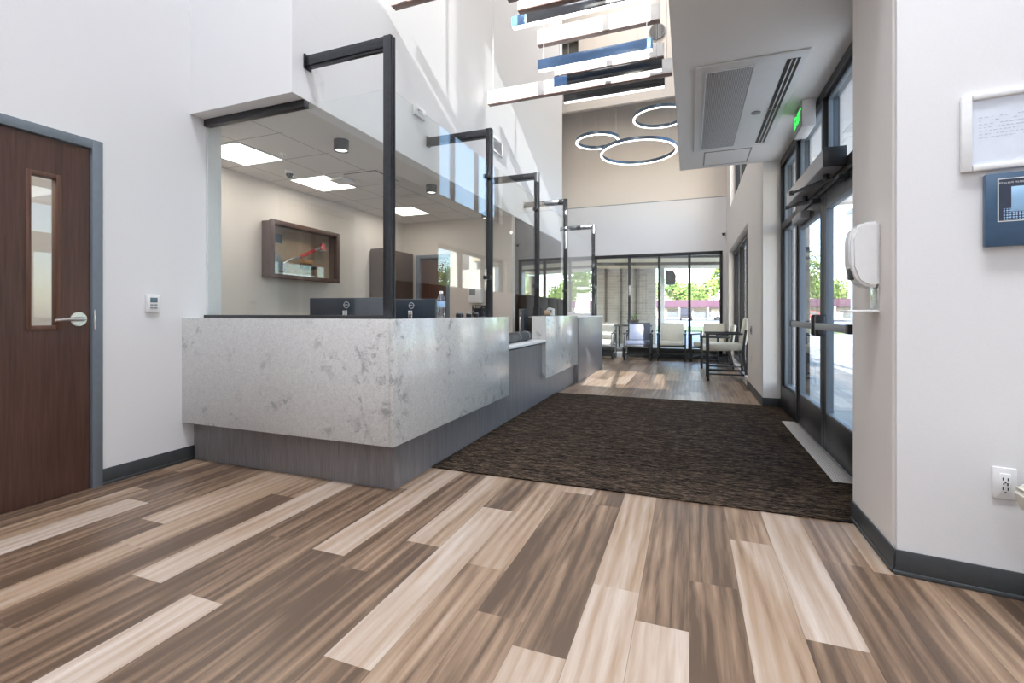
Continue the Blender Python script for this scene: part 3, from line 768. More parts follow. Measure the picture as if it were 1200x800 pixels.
P = [(-2.424, -1.611, 3.475, 3.746, 3.881, 'W', 'white linear pendant nearest the camera at the left wall'),
     (-1.509, -.714, 3.883, 3.852, 4.012, 'W', 'white linear pendant at the very top edge, only its lower end showing'),
     (-1.527, -.624, 4.223, 3.950, 4.109, 'W', 'white linear pendant at the top with its brown underside cut by the frame'),
     (-1.708, -.365, 4.540, 4.017, 4.123, 'E', 'topmost black linear pendant with a sky reflection painted on its left end'),
     (-1.624, -.293, 5.154, 4.141, 4.315, 'W', 'white linear pendant with brown bottom below the topmost black one'),
     (-1.587, -.354, 5.037, 3.793, 3.908, 'B', 'dark linear pendant with a painted blue sky reflection and glowing underside'),
     (-1.468, -.274, 5.285, 3.692, 3.811, 'E', 'black linear pendant, sky reflection painted on left end, second lowest of the dark ones'),
     (-1.589, -.280, 5.763, 4.067, 4.230, 'W', 'white linear pendant mostly hidden behind the one with a painted sky reflection'),
     (-2.417, -.179, 5.551, 3.752, 3.928, 'W', 'longest white linear pendant reaching to the left wall'),
     (-1.586, -.290, 6.183, 3.918, 4.055, 'K', 'lowest black linear pendant with glowing underside')]
for p in P: pendant(*p)

def ring(x, y, z, r, label):
    t = empty('ring_pendant', label, 'pendant light', (x, y, z), group='ring pendants over the seating end')
    n = 72; m = MB()
    b = bmesh.new(); prof = [(r-.018, .0), (r+.018, .0), (r+.018, .055), (r-.018, .055)]
    rs = [[b.verts.new((q*math.cos(2*PI*i/n), q*math.sin(2*PI*i/n), h)) for i in range(n)] for q, h in prof]
    for a in range(4):
        for i in range(n): b.faces.new((rs[a][i], rs[a][(i+1) % n], rs[(a+1) % 4][(i+1) % n], rs[(a+1) % 4][i]))
    bmesh.ops.recalc_face_normals(b, faces=b.faces)
    m._merge(b, T(x, y, z)); m.build('ring_body', M['ringmetal'], t)
    m = MB(); b = bmesh.new(); prof = [(r-.016, -.012), (r+.016, -.012), (r+.016, -.0005), (r-.016, -.0005)]
    rs = [[b.verts.new((q*math.cos(2*PI*i/n), q*math.sin(2*PI*i/n), h)) for i in range(n)] for q, h in prof]
    for a in range(4):
        for i in range(n): b.faces.new((rs[a][i], rs[a][(i+1) % n], rs[(a+1) % 4][(i+1) % n], rs[(a+1) % 4][i]))
    bmesh.ops.recalc_face_normals(b, faces=b.faces)
    m._merge(b, T(x, y, z)); m.build('diffuser', M['ring'], t)
    for k in range(3):
        a = 2*PI*k/3+.6
        MB().tube([(x+r*math.cos(a), y+r*math.sin(a), z+.055), (x+r*math.cos(a), y+r*math.sin(a), ZC)], .002, 5).build('cable', M['cable'], t)
ring(-1.58, 8.6, 4.22, .375, 'smallest ring pendant, left of the three')
ring(-.88, 8.86, 4.02, .665, 'largest ring pendant, lowest of the three')
ring(-.50, 9.0, 4.66, .47, 'highest ring pendant, partly hidden by the entrance soffit')

# ------------------------------------------------------------------ entrance storefront
w = empty('window_3', loc=(XS, 4.7, 0), kind='structure')
X0, X1 = XS, XS+.11
def fbox(m, y0, y1, z0, z1, x0=X0, x1=X1): m.box(x0, x1, y0, y1, z0, z1, .003)
m = MB()
fbox(m, 2.93, 6.15, 2.76, 2.838); fbox(m, 3.34, 3.40, 0, 2.76); fbox(m, 5.27, 5.33, 0, 2.76); fbox(m, 6.09, 6.15, 0, 2.76)
fbox(m, 2.93, 3.34, 0, 2.76)
fbox(m, 3.40, 5.27, 2.03, 2.13); fbox(m, 5.33, 6.09, 2.03, 2.10); fbox(m, 5.33, 6.09, 0, .26)
fbox(m, 4.30, 4.36, 2.13, 2.76)
m.build('frame', M['black'], w)
m = MB()      # glazing stops
for (a, b, z0, z1) in ((5.33, 6.09, .26, 2.03), (5.33, 6.09, 2.10, 2.76), (3.40, 4.30, 2.13, 2.76), (4.36, 5.27, 2.13, 2.76)):
    for q in ((a, a+.02, z0, z1), (b-.02, b, z0, z1), (a, b, z0, z0+.02), (a, b, z1-.02, z1)): m.box(X0+.03, X0+.06, *q, .002)
m.build('glazing_stop', M['doorgrey'], w)
for (a, b, z0, z1) in ((5.33, 6.09, .26, 2.03), (5.33, 6.09, 2.10, 2.76), (3.40, 4.30, 2.13, 2.76), (4.36, 5.27, 2.13, 2.76)):
    MB().box(X0+.062, X0+.068, a, b, z0, z1).build('pane', M['glasswin'], w)
def leafdoor(name, y0, y1, hinge_far, closer):
    d = empty(name, loc=(XS+.03, (y0+y1)/2, 0), kind='structure')
    x0, x1 = XS+.01, XS+.055; st = .075
    m = MB(); m.box(x0, x1, y0, y0+st, .012, 2.02, .003); m.box(x0, x1, y1-st, y1, .012, 2.02, .003)
    m.box(x0, x1, y0+st, y1-st, .012, .30, .002); m.box(x0, x1, y0+st, y1-st, 1.90, 2.02, .002)
    leaf = m.build('door_leaf', M['black'], d)
    m = MB()
    for q in ((y0+st, y0+st+.014, .30, 1.90), (y1-st-.014, y1-st, .30, 1.90), (y0+st, y1-st, .30, .314), (y0+st, y1-st, 1.886, 1.90)): m.box(x0-.004, x1, *q, .001)
    m.build('glazing_bead', M['doorgrey'], leaf)
    MB().box(x0+.02, x0+.026, y0+st, y1-st, .30, 1.90).build('pane', M['glasswin'], leaf)
    ym = y0+.06 if hinge_far else y1-.06    # latch stile
    m = MB(); m.box(x0-.075, x0-.045, y0+.06, y1-.06, .955, 1.005, .004); b = m.build('push_bar', M['grey'], leaf)
    MB().box(x0-.072, x0-.002, ym-.035, ym+.035, .90, 1.07, .018, 3).build('latch_case', M['black'], leaf)
    yh = y1-.06 if hinge_far else y0+.06
    MB().box(x0-.078, x0-.002, yh-.03, yh+.03, .95, 1.01, .004).build('bar_bracket', M['black'], leaf)
    if closer:
        m = MB(); m.box(x0-.075, x0-.002, y1-.50, y1-.12, 1.915, 1.985, .006); m.build('door_closer', M['grey'], leaf)
leafdoor('door_3', 4.336, 5.265, True, True)
leafdoor('door_4', 3.405, 4.330, False, False)
MB().box(XS-.002, XS+.11, 3.40, 5.27, -.002, .010, .002).build('threshold', M['grey'], w)

t = empty('door_operator', 'black and grey power door opener box above the entrance doors', 'door opener', (XS-.08, 4.4, 2.12))
MB().box(XS-.135, XS-.002, 3.73, 5.0, 2.075, 2.195, .006).build('housing', M['opgrey'], t)
MB().box(XS-.136, XS-.001, 3.705, 3.729, 2.07, 2.20, .004).build('end_cap', M['black'], t)
def arm(y0, y1, y2, e):
    m = MB()
    m.tube([(XS-.06, y0, 2.075), (XS-.06, y0, 2.04)], .02, 12)
    m.tube([(XS-.06, y0, 2.045), (XS-e, y1, 2.035)], .009, 8); m.tube([(XS-e, y1, 2.035), (XS-.03, y2, 2.0)], .009, 8)
    m.cyl((XS-e, y1, 2.035), .017, .03); m.box(XS-.05, XS+.01, y2-.05, y2+.05, 1.985, 2.012, .003)
    m.build('arm', M['black'], t)
arm(3.95, 4.28, 3.75, .22); arm(4.62, 4.86, 4.48, .15)

t = empty('exit_sign', 'white exit sign box with green letters hung at the entrance soffit', 'exit sign', (.9, 4.62, 2.84))
MB().box(.868, .962, 4.45, 4.78, 2.615, 2.838, .005).build('housing', M['white'], t)
MB().box(.862, .868, 4.46, 4.77, 2.625, 2.83, .002).build('face_plate', M['grey'], t)
text('EXIT', .135, T(.861, 4.615, 2.727) @ R(-PI/2, 'Z') @ R(PI/2, 'X'), M['green_e'], t, 'lettering')
for o_ in t.children:
    if o_.name.startswith('lettering'): o_.location = -Vector(t.location)

# air conditioning cassette in the soffit
ZS = 2.84
t = empty('ceiling_cassette', 'large rectangular air conditioning cassette in the grey entrance soffit', 'air conditioner', (.4, 4.5, ZS))
m = MB(); m.box(.04, .76, 3.60, 5.45, ZS-.018, ZS-.001, .006); m.build('face_panel', M['whitemetal'], t)
m = MB(); m.box(.115, .425, 3.68, 5.36, ZS-.024, ZS-.0185, .003); m.build('intake_grille', M['perf'], t)
m = MB()
for b in ((.105, .117, 3.67, 5.37), (.423, .435, 3.67, 5.37), (.1173, .4227, 3.67, 3.682), (.1173, .4227, 5.358, 5.37)): m.box(*b, ZS-.027, ZS-.0185, .002)
m.build('grille_border', M['whitemetal'], t)
m = MB(); m.box(.628, .712, 3.68, 5.37, ZS-.0205, ZS-.0185); m.build('outlet_slot', M['black'], t)
for x in (.652, .682): MB().box(x, x+.008, 3.68, 5.37, ZS-.027, ZS-.021, .001).build('air_vane', M['whitemetal'], t)
MB().box(.625, .715, 4.50, 4.52, ZS-.027, ZS-.021).build('slot_divider', M['grey'], t)
MB().cyl((.54, 4.56, ZS-.020), .038, .006, bev=.002).build('status_badge', M['grey'], t)
t = empty('access_hatch', 'flush square access hatch in the soffit behind the cassette', 'hatch', (.4, 5.8, ZS))
m = MB()
for b in ((.15, .162, 5.55, 6.05), (.61, .622, 5.55, 6.05), (.15, .622, 5.55, 5.562), (.15, .622, 6.038, 6.05)): m.box(*b, ZS-.005, ZS-.0005)
m.build('hatch_frame', M['grey'], t)
MB().box(.163, .609, 5.563, 6.037, ZS-.004, ZS-.0005).build('hatch_door', M['soffit'], t)

# hand sanitizer dispenser on the near wall
t = empty('soap_dispenser', 'white rounded sanitizer dispenser on the wall beside the entrance doors', 'dispenser', (XR, 2.6, 1.09))
MB().prism([(.799, 1.20), (.76, 1.195), (.715, 1.225), (.692, 1.29), (.690, 1.42), (.705, 1.475), (.735, 1.492), (.799, 1.495)], 2.545, 2.665, 'Y', .012).build('cover', M['white'], t)
MB().prism([(.692, 1.30), (.687, 1.32), (.686, 1.42), (.698, 1.465), (.71, 1.47), (.70, 1.30)], 2.575, 2.635, 'Y', .002).build('push_front', M['whitemetal'], t)
MB().box(.694, .72, 2.58, 2.63, 1.235, 1.29, .006).build('sensor', M['dkgrey'], t)
MB().box(.793, .799, 2.56, 2.65, 1.085, 1.2, .001).build('mount_plate', M['chrome'], t)
MB().box(.675, .798, 2.55, 2.66, 1.083, 1.095, .005).build('drip_tray', M['white'], t)

# whiteboard/print frame, navy notice panel, outlet on the near right wall
def rwempty(name, label, cat, u, z): 
    p = RW @ Vector((u, -.0, z)); e = empty(name, label, cat, p); e['_u'] = u; return e
t = rwempty('framed_print', 'white framed print hanging on the near right wall above the navy panel', 'picture frame', .45, 1.63)
ua, ub = .194, .72
m = MB()
for b in ((ua, ua+.034, 1.63, 1.93), (ub-.034, ub, 1.63, 1.93), (ua+.0343, ub-.0343, 1.63, 1.655), (ua+.0343, ub-.0343, 1.905, 1.93)): rwbox(m, b[0], b[1], .001, .022, b[2], b[3], .006)
m.build('frame', M['white'], t)
rwbox(MB(), ua+.03, ub-.03, .001, .010, 1.652, 1.908).build('print', M['paper'], t)
rg = random.Random(5); m = MB()
for r_ in range(7):
    u = ua+.055
    while u < ub-.06:
        wl = rg.uniform(.004, .012)
        if rg.random() < .75: rwbox(m, u, u+wl, .010, .0106, 1.835-r_*.013, 1.8365-r_*.013+.001)
        u += wl+rg.uniform(.003, .008)
m.build('handwriting', M['inkblue'], t)
t = rwempty('notice_panel', 'navy blue notice panel with pale blue screen below the white framed print', 'notice panel', .45, 1.335)
ua, ub = .261, .74
rwbox(MB(), ua, ub, .001, .030, 1.335, 1.612, .004).build('panel_body', M['navy'], t)
rwbox(MB(), ua+.038, ub-.038, .030, .0312, 1.43, 1.585).build('printed_area', M['navydk'], t)
m = MB()
for b in ((ua+.034, ua+.037, 1.426, 1.589), (ub-.037, ub-.034, 1.426, 1.589), (ua+.034, ub-.034, 1.426, 1.429), (ua+.034, ub-.034, 1.586, 1.589)): rwbox(m, b[0], b[1], .030, .0318, b[2], b[3])
m.build('outline', M['white'], t)
rwbox(MB(), ua+.05, ub-.05, .0312, .0318, 1.432, 1.475).build('dotted_band', M['dotprint'], t)
rwbox(MB(), ua+.071, ub-.10, .0318, .0335, 1.462, 1.556, .0005).build('screen', M['screen'], t)
rg = random.Random(9); m = MB()
for w0, w1 in ((.295, .311), (.3135, .3205), (.323, .340), (.3425, .400), (.404, .43), (.434, .49), (.494, .53), (.534, .60)):
    u = w0
    while u < w1-.002:          # illegible tiny white lettering, one small glyph block after another
        k = rg.choice((0, 1, 2))
        rwbox(m, u, u+.0009, .0312, .0318, 1.5695, 1.5750)
        if k: rwbox(m, u+.0009, u+.0028, .0312, .0318, 1.5740, 1.5750)
        if k != 1: rwbox(m, u+.0009, u+.0028, .0312, .0318, 1.5695, 1.5704)
        u += .0042
m.build('lettering', M['white'], t)
rwbox(MB(), ua+.14, ub-.14, .030, .033, 1.418, 1.428).build('label_strip', M['white'], t)

t = rwempty('wall_outlet', 'white double wall outlet low on the near right wall', 'outlet', .32, .37)
rwbox(MB(), .288, .357, .001, .008, .372, .492, .003).build('cover_plate', M['white'], t)
rwbox(MB(), .308, .338, .008, .012, .392, .470, .002).build('socket_insert', M['white'], t)
m = MB()
for zc in (.449, .412):
    for du in (-.007, .007): rwbox(m, .323+du-.0015, .323+du+.0015, .012, .0127, zc-.005, zc+.006)
    rwbox(m, .3205, .3255, .012, .0127, zc-.015, zc-.010)
rwbox(m, .316, .320, .012, .0127, .428, .434); rwbox(m, .327, .331, .012, .0127, .425, .436)
m.build('slots', M['black'], t)

# switch, outlet, camera on far right wall
t = empty('light_switch', 'small dark wall switch on the right wall past the entrance doors', 'switch', (XR, 7.24, .80)); 
MB().box(XR-.008, XR-.001, 7.16, 7.32, .79, .905, .002).build('cover_plate', M['grey'], t)
MB().box(XR-.013, XR-.008, 7.21, 7.27, .82, .875, .002).build('rocker', M['dkgrey'], t)
t = empty('wall_outlet', 'white wall outlet low on the right wall before the seating', 'outlet', (XR, 7.24, .40))
MB().box(XR-.007, XR-.001, 7.2, 7.28, .40, .51, .002).build('cover_plate', M['white'], t)
MB().box(XR-.009, XR-.007, 7.225, 7.255, .42, .49, .001).build('socket_insert', M['whitemetal'], t)
t = empty('dome_camera', 'small black dome camera high in the corner right of the far windows', 'camera', (.74, 11.9, 2.93))
MB().box(.70, .78, 11.84, 11.899, 2.93, 2.98, .006).build('mount', M['white'], t)
MB().lathe([(.01, -.06), (.028, -.045), (.035, -.02), (.035, 0)], (.74, 11.86, 2.93), 24).build('dome', M['black'], t)

# ------------------------------------------------------------------ far window and side window
w = empty('window_4', loc=(-.78, 11.95, .14), kind='structure')
m = MB(); y0, y1 = 11.86, 11.98
for (a, b, z0, z1) in ((-2.27, .715, 2.455, 2.53), (-2.27, .715, .14, .24), (-2.27, -2.20, .14, 2.53), (.655, .715, .14, 2.53), (-1.42, -1.36, .2, 2.5), (-.715, -.655, .2, 2.5), (-.03, .03, .2, 2.5)): m.box(a, b, y0, y1, z0, z1, .003)
m.build('frame', M['black'], w)
for a, b in ((-2.2, -1.42), (-1.36, -.715), (-.655, -.03), (.03, .655)): MB().box(a, b, 11.925, 11.931, .24, 2.455).build('pane', M['glasswin'], w)
w = empty('window_5', loc=(.95, 9.45, .12), kind='structure')
m = MB()
for (a, b, z0, z1) in ((7.70, 11.2, 2.35, 2.42), (7.70, 11.2, .12, .2), (7.70, 7.77, .12, 2.42), (11.13, 11.2, .12, 2.42), (8.84, 8.9, .12, 2.4), (10.0, 10.06, .12, 2.4)): m.box(.90, .99, a, b, z0, z1, .003)
m.build('frame', M['black'], w)
MB().box(.945, .951, 7.77, 11.13, .2, 2.35).build('pane', M['glasswin'], w)
w = empty('window_6', loc=(.95, 9.1, 3.3), kind='structure')
m = MB()
for (a, b, z0, z1) in ((7.4, 10.9, 5.13, 5.2), (7.4, 10.9, 3.3, 3.37), (7.4, 7.47, 3.3, 5.2), (10.83, 10.9, 3.3, 5.2), (8.5, 8.57, 3.3, 5.2), (9.65, 9.72, 3.3, 5.2)): m.box(.90, .99, a, b, z0, z1, .003)
m.build('frame', M['black'], w)
MB().box(.945, .951, 7.47, 10.83, 3.37, 5.13).build('pane', M['glasswin'], w)

# ------------------------------------------------------------------ waiting chairs
def make_chair(loc, rz, seatmat, label, h=1.0, first=None):
    t = empty('waiting_chair', label, 'chair', loc, rz, 'waiting room armchairs')
    sz = .34*h+(.12 if h > 1 else 0)            # seat underside
    arm = sz+.26; w = .29
    m = MB()
    m.box(-.25, .25, -.27, .25, sz+.01, sz+.115, .03, 3); m.build('seat', seatmat, t, local=True)
    m = MB(); m.box(-.25, .25, -.035, .035, 0, .42, .028, 3, M=T(0, .25, sz+.10) @ R(-.16, 'X')); m.build('backrest', seatmat, t, local=True)
    for sx in (-1, 1):
        x = sx*w
        MB().box(x-.017, x+.017, -.29, -.255, 0, arm, .004).build('leg', M['black'], t, local=True)
        MB().prism([(.255, sz+.34), (.29, sz+.34), (.245, sz), (.31, 0), (.275, 0), (.21, sz)], x-.017, x+.017, 'X', .003).build('leg', M['black'], t, local=True)
        MB().box(x-.028, x+.028, -.31, .23, arm, arm+.028, .008).build('armrest', M['black'], t, local=True)
        m = MB(); m.box(x-.012, x+.012, -.27, .26, .10, .125, .003)
        if h > 1: m.box(x-.012, x+.012, -.27, .26, .17, .195, .003)
        m.build('side_stretcher', M['black'], t, local=True)
    m = MB(); m.box(-w, w, -.285, -.26, sz-.03, sz+.01, .003); m.box(-w, w, .20, .225, sz-.03, sz+.01, .003); m.box(-w, w, .225, .25, .10, .125, .003)
    m.build('seat_frame', M['black'], t, local=True)
    return t
make_chair((-1.98, 11.35, 0), 0, M['cream'], 'cream armchair half hidden behind the counter end, under the far window')
make_chair((-1.12, 11.35, 0), 0, M['slate'], 'slate blue armchair under the far window')
make_chair((-.38, 11.38, 0), 0, M['cream'], 'cream armchair facing forward in the middle under the far window')
make_chair((.41, 11.26, 0), math.radians(-24), M['cream'], 'cream armchair turned slightly, right end under the far window')
make_chair((.50, 10.2, 0), math.radians(-90), M['cream'], 'cream armchair against the side window, the farther of the two in profile')
make_chair((.55, 8.42, 0), math.radians(-90), M['cream'], 'tall cream armchair with foot rails in profile, nearest along the side window', 1.06)
# lounge seat cropped at the right edge
t = empty('lounge_chair', 'cream upholstered chair cut off at the right edge under the wall outlet', 'chair', (1.32, 1.95, 0))
m = MB(); m.prism([(1.085, .45), (1.10, .47), (1.66, .47), (1.68, .36), (1.15, .345), (1.11, .37)], 1.75, 2.225, 'Y', .012); m.build('seat', M['cream'], t)
m = MB(); m.box(1.24, 1.62, 2.16, 2.225, .44, .72, .025, 3); m.build('backrest', M['cream'], t)
for x in (1.26, 1.58):
    for y in (1.82, 2.15): MB().cyl((x, y, .173), .016, .346, r2=.02).build('leg', M['black'], t)

# ------------------------------------------------------------------ outdoors
slab('ground', -60, 160, -30, 200, -.4, -.06, M['asphalt'])
slab('ground_paving', 2.72, 9.0, -4, 2.5, -.06, -.03, M['concrete'])
slab('ground_paving.002', 1.14, 9.0, 2.5, 30, -.06, -.03, M['concrete'])
slab('ground_paving.001', -12, 1.14, 12.06, 30, -.06, -.03, M['concrete'])
slab('ground_lawn', -12, 60, 31, 40, -.058, -.02, M['grass'])
slab('ground_street', -60, 120, 44, 75, -.058, -.045, M['concrete'])
# brick wing beyond the far window with white corner column
t = empty('brick_wing', 'taupe brick wing of the building outside the far windows', 'building', (-3, 18, 0))
MB().box(-9, -1.15, 17.5, 18.2, -.05, 4.2).build('brick_wall', M['brick'], t, smooth=False)
for x in (-2.9, -2.35, -1.8): MB().box(x-.03, x+.03, 17.42, 17.5, -.05, 3.4).build('reflection_strip', M['porchbeam'], t)  # vertical reflections in the window glass, modelled as dark strips on the brick
MB().box(-4.4, -3.5, 17.46, 17.5, 0, 2.1, .003).build('door', M['doorgrey'], t)
t = empty('porch', 'covered porch roof with boarded ceiling and dark beams outside the far windows', 'porch', (-2, 14.5, 2.6))
m = MB(); m.prism([(-9, 2.92), (2.2, 2.56), (2.2, 2.75), (-9, 3.12)], 12.1, 17.4, 'Y'); m.build('roof', M['porch'], t, smooth=False)
for y in (13.2, 15.2): MB().prism([(-9, 2.84), (2.2, 2.48), (2.2, 2.58), (-9, 2.94)], y, y+.14, 'Y').build('beam', M['porchbeam'], t)
MB().box(-.98, -.80, 16.8, 17.0, -.05, 2.9, .005).build('column', M['white'], t, label='white porch column')
MB().box(1.95, 2.1, 16.9, 17.1, -.05, 2.5, .005).build('column', M['porchbeam'], t)
t = empty('wall_lantern', 'dark hooded lantern hanging by the white porch column', 'lantern', (-.55, 16.6, 2.2))
MB().prism([(-.76, 2.55), (-.50, 2.5), (-.42, 2.35), (-.46, 2.05), (-.76, 2.05)], 16.55, 16.85, 'Y', .01).build('hood', M['dkgrey'], t)
t = empty('patio_table', 'dark patio table outside the far windows', 'table', (-1.5, 14.2, 0))
MB().box(-2.1, -1.0, 13.8, 14.6, .70, .74, .01).build('table_top', M['black'], t)
for x in (-2.0, -1.1):
    for y in (13.9, 14.5): MB().box(x-.02, x+.02, y-.02, y+.02, -.03, .70).build('leg', M['black'], t)
t = empty('planter', 'brown planter bowl with sprigs on the patio table', 'planter', (-1.55, 14.2, .74))
MB().lathe([(.10, 0), (.16, .08), (.17, .15), (.15, .15)], (-1.55, 14.2, .74), 24).build('bowl', M['bark'], t)
rg = random.Random(11); m = MB()
for k in range(26):
    a = rg.uniform(0, 2*PI); l = rg.uniform(.1, .24)
    m.tube([(-1.55, 14.2, .88), (-1.55+.5*l*math.cos(a), 14.2+.5*l*math.sin(a), .9+l*.7), (-1.55+l*math.cos(a), 14.2+l*math.sin(a), .9+l*.8)], [.004, .008, .002], 5)
m.build('sprigs', M['leaf'], t)
# white block building to the right, seen mirrored in the counter glass
t = empty('block_building', 'white block building beyond the side lane, seen reflected in the counter glass', 'building', (14.6, 42, 0))
MB().box(12.4, 16.8, 38, 46, -.05, 9.2).build('block_wall', M['block'], t, smooth=False)
m = MB(); m.box(12.2, 17.0, 37.8, 46.2, 9.2, 9.5); m.build('parapet', M['grey'], t)
for k in range(4): 
    f = MB().box(12.9+(k % 2)*2.0, 14.1+(k % 2)*2.0, 37.93, 38.0, 1.0+(k//2)*4, 3.0+(k//2)*4, .01).build('window', M['darkopening'], t)
t = empty('entrance_canopy', 'flat white canopy outside above the entrance doors', 'canopy', (2.2, 6.5, 2.95))
MB().box(1.16, 3.3, 4.4, 9.5, 2.98, 3.16).build('deck', M['white'], t, smooth=False)
m = MB(); m.box(1.16, 3.36, 9.5, 9.56, 2.94, 3.2); m.box(3.3, 3.36, 4.4, 9.5, 2.94, 3.2); m.build('fascia', M['stucco'], t, smooth=False)
MB().box(3.15, 3.27, 9.3, 9.42, -.03, 2.98, .004).build('post', M['stucco'], t)
# low buildings with red roof
t = empty('low_building', 'long low building with a magenta red canopy roof across the street', 'building', (5, 98, 0))
MB().box(-6, 45, 96, 104, -.05, 2.3).build('front_wall', M['stucco'], t, smooth=False)
m = MB(); m.prism([(-8, 2.2), (47, 2.2), (46, 3.6), (-7, 3.6)], 94, 105, 'Y'); m.build('roof', M['roofred'], t, smooth=False)
for k in range(10): MB().box(-4+k*4.8, -1+k*4.8, 95.9, 96, .3, 1.9).build('shop_window', M['darkopening'], t)
for k in range(11): MB().box(-7+k*5, -6.7+k*5, 94.2, 94.5, 0, 2.2).build('canopy_post', M['white'], t)
t = empty('low_building', 'pale single storey building beyond the entrance doors with red fascia', 'building', (60, 110, 0))
MB().box(38, 90, 78, 90, -.05, 3.4).build('front_wall', M['stucco'], t, smooth=False)
MB().box(37.5, 90.5, 77.5, 90.5, 3.4, 4.3).build('roof', M['carred'], t, smooth=False)
for k in range(7): MB().box(41+k*7, 45+k*7, 77.9, 78, .6, 2.6).build('shop_window', M['darkopening'], t)

def car(loc, rz, mat, label, tall=0):
    t = empty('car', label, 'car', loc, rz, 'parked cars across the street')
    h = .25*tall
    MB().prism([(-2.1, .35), (-2.15, .75), (-1.3, .92), (-.75, 1.42+h), (1.15, 1.45+h), (1.75, .98), (2.15, .9), (2.2, .35)], -.85, .85, 'Y', .04).build('body', mat, t, local=True)
    m = MB(); m.prism([(-1.15, .95), (-.72, 1.36+h), (1.08, 1.38+h), (1.55, .98)], -.87, .87, 'Y'); m.build('side_window', M['darkopening'], t, local=True)
    for x in (-1.35, 1.35):
        for y in (-.8, .8): MB().cyl((x, y, .33), .33, .2, 'Y', seg=20).build('wheel', M['tyre'], t, local=True)
for i, (x, y, mt, tl, lb) in enumerate(((-.5, 80, 'cardark', 2, 'black boxy car parked left of the far window mullion'), (5.5, 84, 'carwhite', 0, 'white car parked in front of the magenta roofed building'),
        (11, 84, 'carwhite', 1, 'taller white car right of the other white car'), (16, 80, 'carred', 0, 'red car at the right of the street seen through the doors'),
        (24, 70, 'carwhite', 1, 'white van-like car seen through the entrance door glass'), (33, 72, 'cardark', 0, 'dark car seen through the entrance door glass'))):
    car((x, y, -.05), math.radians(90 if i == 0 else 5), M[mt], lb, tl)

def tree(loc, h, seed, label):
    rg = random.Random(seed)
    t = empty('tree', label, 'tree', loc, rg.uniform(0, 6), 'leafy trees across the street')
    m = MB(); m.tube([(0, 0, 0), (.1, 0, h*.25), (0, .1, h*.5)], [h*.035, h*.025, h*.015], 8)
    for k in range(4):
        a = k*1.6; m.tube([(0, .05, h*.35), (h*.12*math.cos(a), h*.12*math.sin(a), h*.6)], [h*.014, h*.006], 6)
    m.build('trunk', M['bark'], t, local=True)
    bm = bmesh.new()
    blobs = [(rg.uniform(-.26, .26)*h, rg.uniform(-.26, .26)*h, rg.uniform(.42, .84)*h, rg.uniform(.11, .2)*h) for _ in range(13)]
    for bx, by, bz, br in blobs:
        for _ in range(170):
            u = Vector((rg.gauss(0, 1), rg.gauss(0, 1), rg.gauss(0, 1))).normalized()*br*rg.uniform(.6, 1.05)
            p = Vector((bx, by, bz))+u; s = h*.028
            a = Vector((rg.gauss(0, 1), rg.gauss(0, 1), rg.gauss(0, 1))).normalized()*s; b = a.orthogonal().normalized()*s*.7
            bm.faces.new([bm.verts.new(p+q) for q in (a, b, -a, -b)])
    me = bpy.data.meshes.new('crown'); bm.to_mesh(me); bm.free(); me.materials.append(M['leaf'])
    o = bpy.data.objects.new('crown', me); COL.objects.link(o); o.parent = t
    return t
base = [tree((-3, 118, 0), 11, 1, 'leafy tree behind the magenta roof, left in the far window'), tree((7.5, 112, 0), 13, 2, 'tall leafy tree behind the magenta roof in the right far window pane')]
spots = [(1, 136, 1.0, 'leafy tree in the middle of the far window, between two others'), (14, 134, 1.0, 'leafy tree right behind the magenta roof'), (-11, 134, 1.0, 'leafy tree beside the lantern in the far window'),
         (22, 118, 1.1, 'leafy tree seen through the side window'), (31, 136, 1.1, 'leafy tree at the left of the sidelight view'), (40, 118, 1.0, 'leafy tree behind the pale red-topped building, left end'),
         (50, 138, 1.2, 'leafy tree behind the pale red-topped building'), (60, 118, 1.1, 'leafy tree behind the right part of the pale building'), (72, 138, 1.2, 'leafy tree toward the far right outdoors'),
         (24, 58, .6, 'small leafy tree on the near side of the street'), (86, 116, 1.3, 'leafy tree farthest right outdoors'), (-20, 118, 1.1, 'leafy tree far left outdoors')]
for i, (x, y, k, lb) in enumerate(spots):
    t = copy_tree(base[i % 2]); t.location = (x, y, 0); t.scale = (k, k, k); t.rotation_euler.z = i*1.3; t['label'] = lb

# ------------------------------------------------------------------ lights
def area(name, loc, rot, sx, sy, power, col=(1, 1, 1), spread=180):
    l = bpy.data.lights.new(name, 'AREA'); l.shape = 'RECTANGLE'; l.size = sx; l.size_y = sy; l.energy = power; l.color = col
    l.spread = math.radians(spread)
    o = bpy.data.objects.new(name, l); COL.objects.link(o); o.location = loc; o.rotation_euler = rot; return o
sd = Vector((-.10, 1, -.45)).normalized()
l = bpy.data.lights.new('sun', 'SUN'); l.energy = 13; l.angle = math.radians(.12); l.color = (1, .97, .93)
o = bpy.data.objects.new('sun', l); COL.objects.link(o); o.rotation_euler = sd.to_track_quat('-Z', 'Y').to_euler(); o.location = (1, -20, 20)

W = bpy.data.worlds.new('World'); S.world = W; W.use_nodes = True; nt = W.node_tree
sky = nt.nodes.new('ShaderNodeTexSky'); sky.sky_type = 'NISHITA'; sky.sun_disc = False
sky.sun_elevation = math.radians(26); sky.sun_rotation = math.atan2(.1, -1); sky.air_density = 1.0; sky.dust_density = 1.0
bg = nt.nodes['Background']; nt.links.new(sky.outputs[0], bg.inputs[0]); bg.inputs[1].default_value = .8

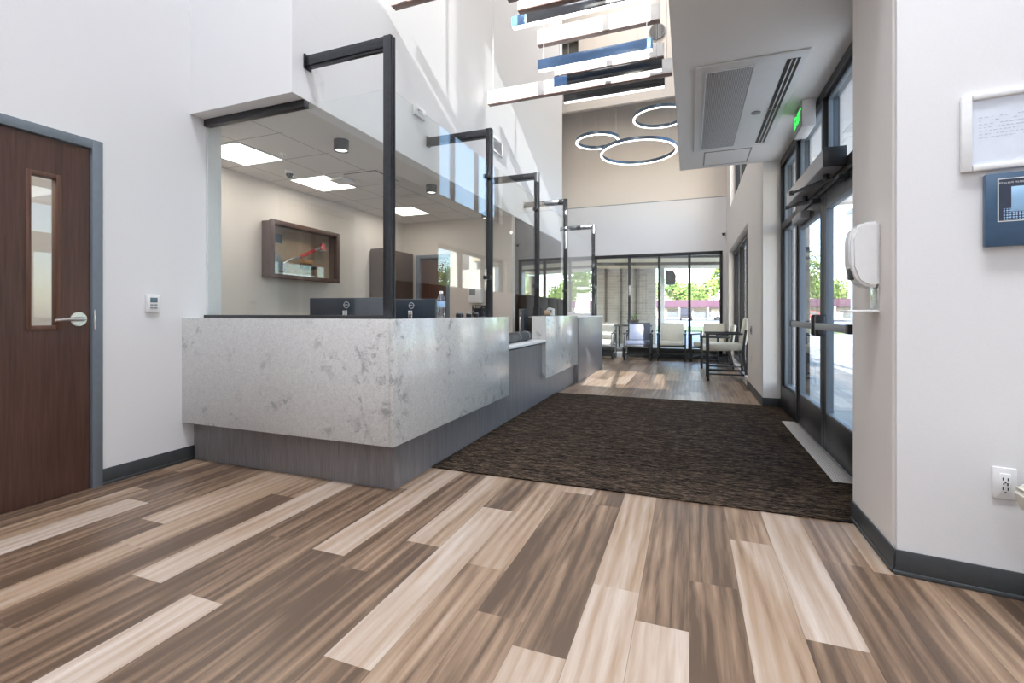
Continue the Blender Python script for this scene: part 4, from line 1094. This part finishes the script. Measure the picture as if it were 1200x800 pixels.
# added area lights boosting the daylight at the unseen rear windows
area('window_fill_high', (-.6, -2.66, 7.33), (PI/2, 0, 0), 2.6, 1.9, 25, (.86, .92, 1))
area('window_fill_low', (.06, -2.66, 4.74), (PI/2, 0, 0), 1.3, 1.0, 10, (.86, .92, 1))
# added fill lights built as unseen ceiling panels over front hall and seating end
def fill_panel(x, y, sx, sy, power, label, col=(1, .97, .93), z=ZC, spr=180):
    t = empty('fill_light_panel', label, 'ceiling light', (x, y, z))
    MB().box(x-sx/2-.03, x+sx/2+.03, y-sy/2-.03, y+sy/2+.03, z-.03, z-.001, .004).build('housing', M['whitemetal'], t)  # casing of the added fill panel
    MB().box(x-sx/2, x+sx/2, y-sy/2, y+sy/2, z-.034, z-.0305).build('diffuser', M['lead'], t)
    a = area('fill_lamp', (0, 0, -.04), (0, 0, 0), sx, sy, power, col, spr); a.parent = t
fill_panel(-1.6, .3, 2.4, 1.2, 105, 'added fill light panel on the unseen high ceiling over the front hall, left', (.90,.94,1), spr=100)
fill_panel(1.2, .3, 2.4, 1.2, 140, 'added fill light panel on the unseen high ceiling over the front hall, right', (.90,.94,1), spr=85)
fill_panel(-1.3, 5.0, 1.6, 1.6, 8, 'added fill light panel on the unseen high ceiling above the linear pendants')
fill_panel(-1.0, 8.8, 2.0, 1.6, 120, 'added fill light panel on the unseen high ceiling above the ring pendants')
for (x, y) in ((-3.87, 3.17), (-3.865, 4.21), (-3.80, 5.77)):
    area('office_lamp', (x, y, SOF-.02), (0, 0, 0), .46, .46, 3.6, (1, .94, .87))
area('corridor_lamp', (-4.4, 1.2, 2.59), (0, 0, 0), .6, .6, 22, (1, .88, .7))

# ------------------------------------------------------------------ camera and view
cam = bpy.data.cameras.new('Camera'); co = bpy.data.objects.new('Camera', cam); COL.objects.link(co); S.camera = co
co.location = (0, 0, 1.08); co.rotation_euler = (PI/2, 0, math.radians(20.7157))
cam.sensor_width = 36; cam.lens = 36*550/1200; cam.shift_y = -33/1200; cam.clip_start = .05; cam.clip_end = 500
S.view_settings.view_transform = 'Standard'; S.view_settings.look = 'None'; S.view_settings.gamma = 1
S.view_settings.use_curve_mapping = False; S.view_settings.exposure = 0.12
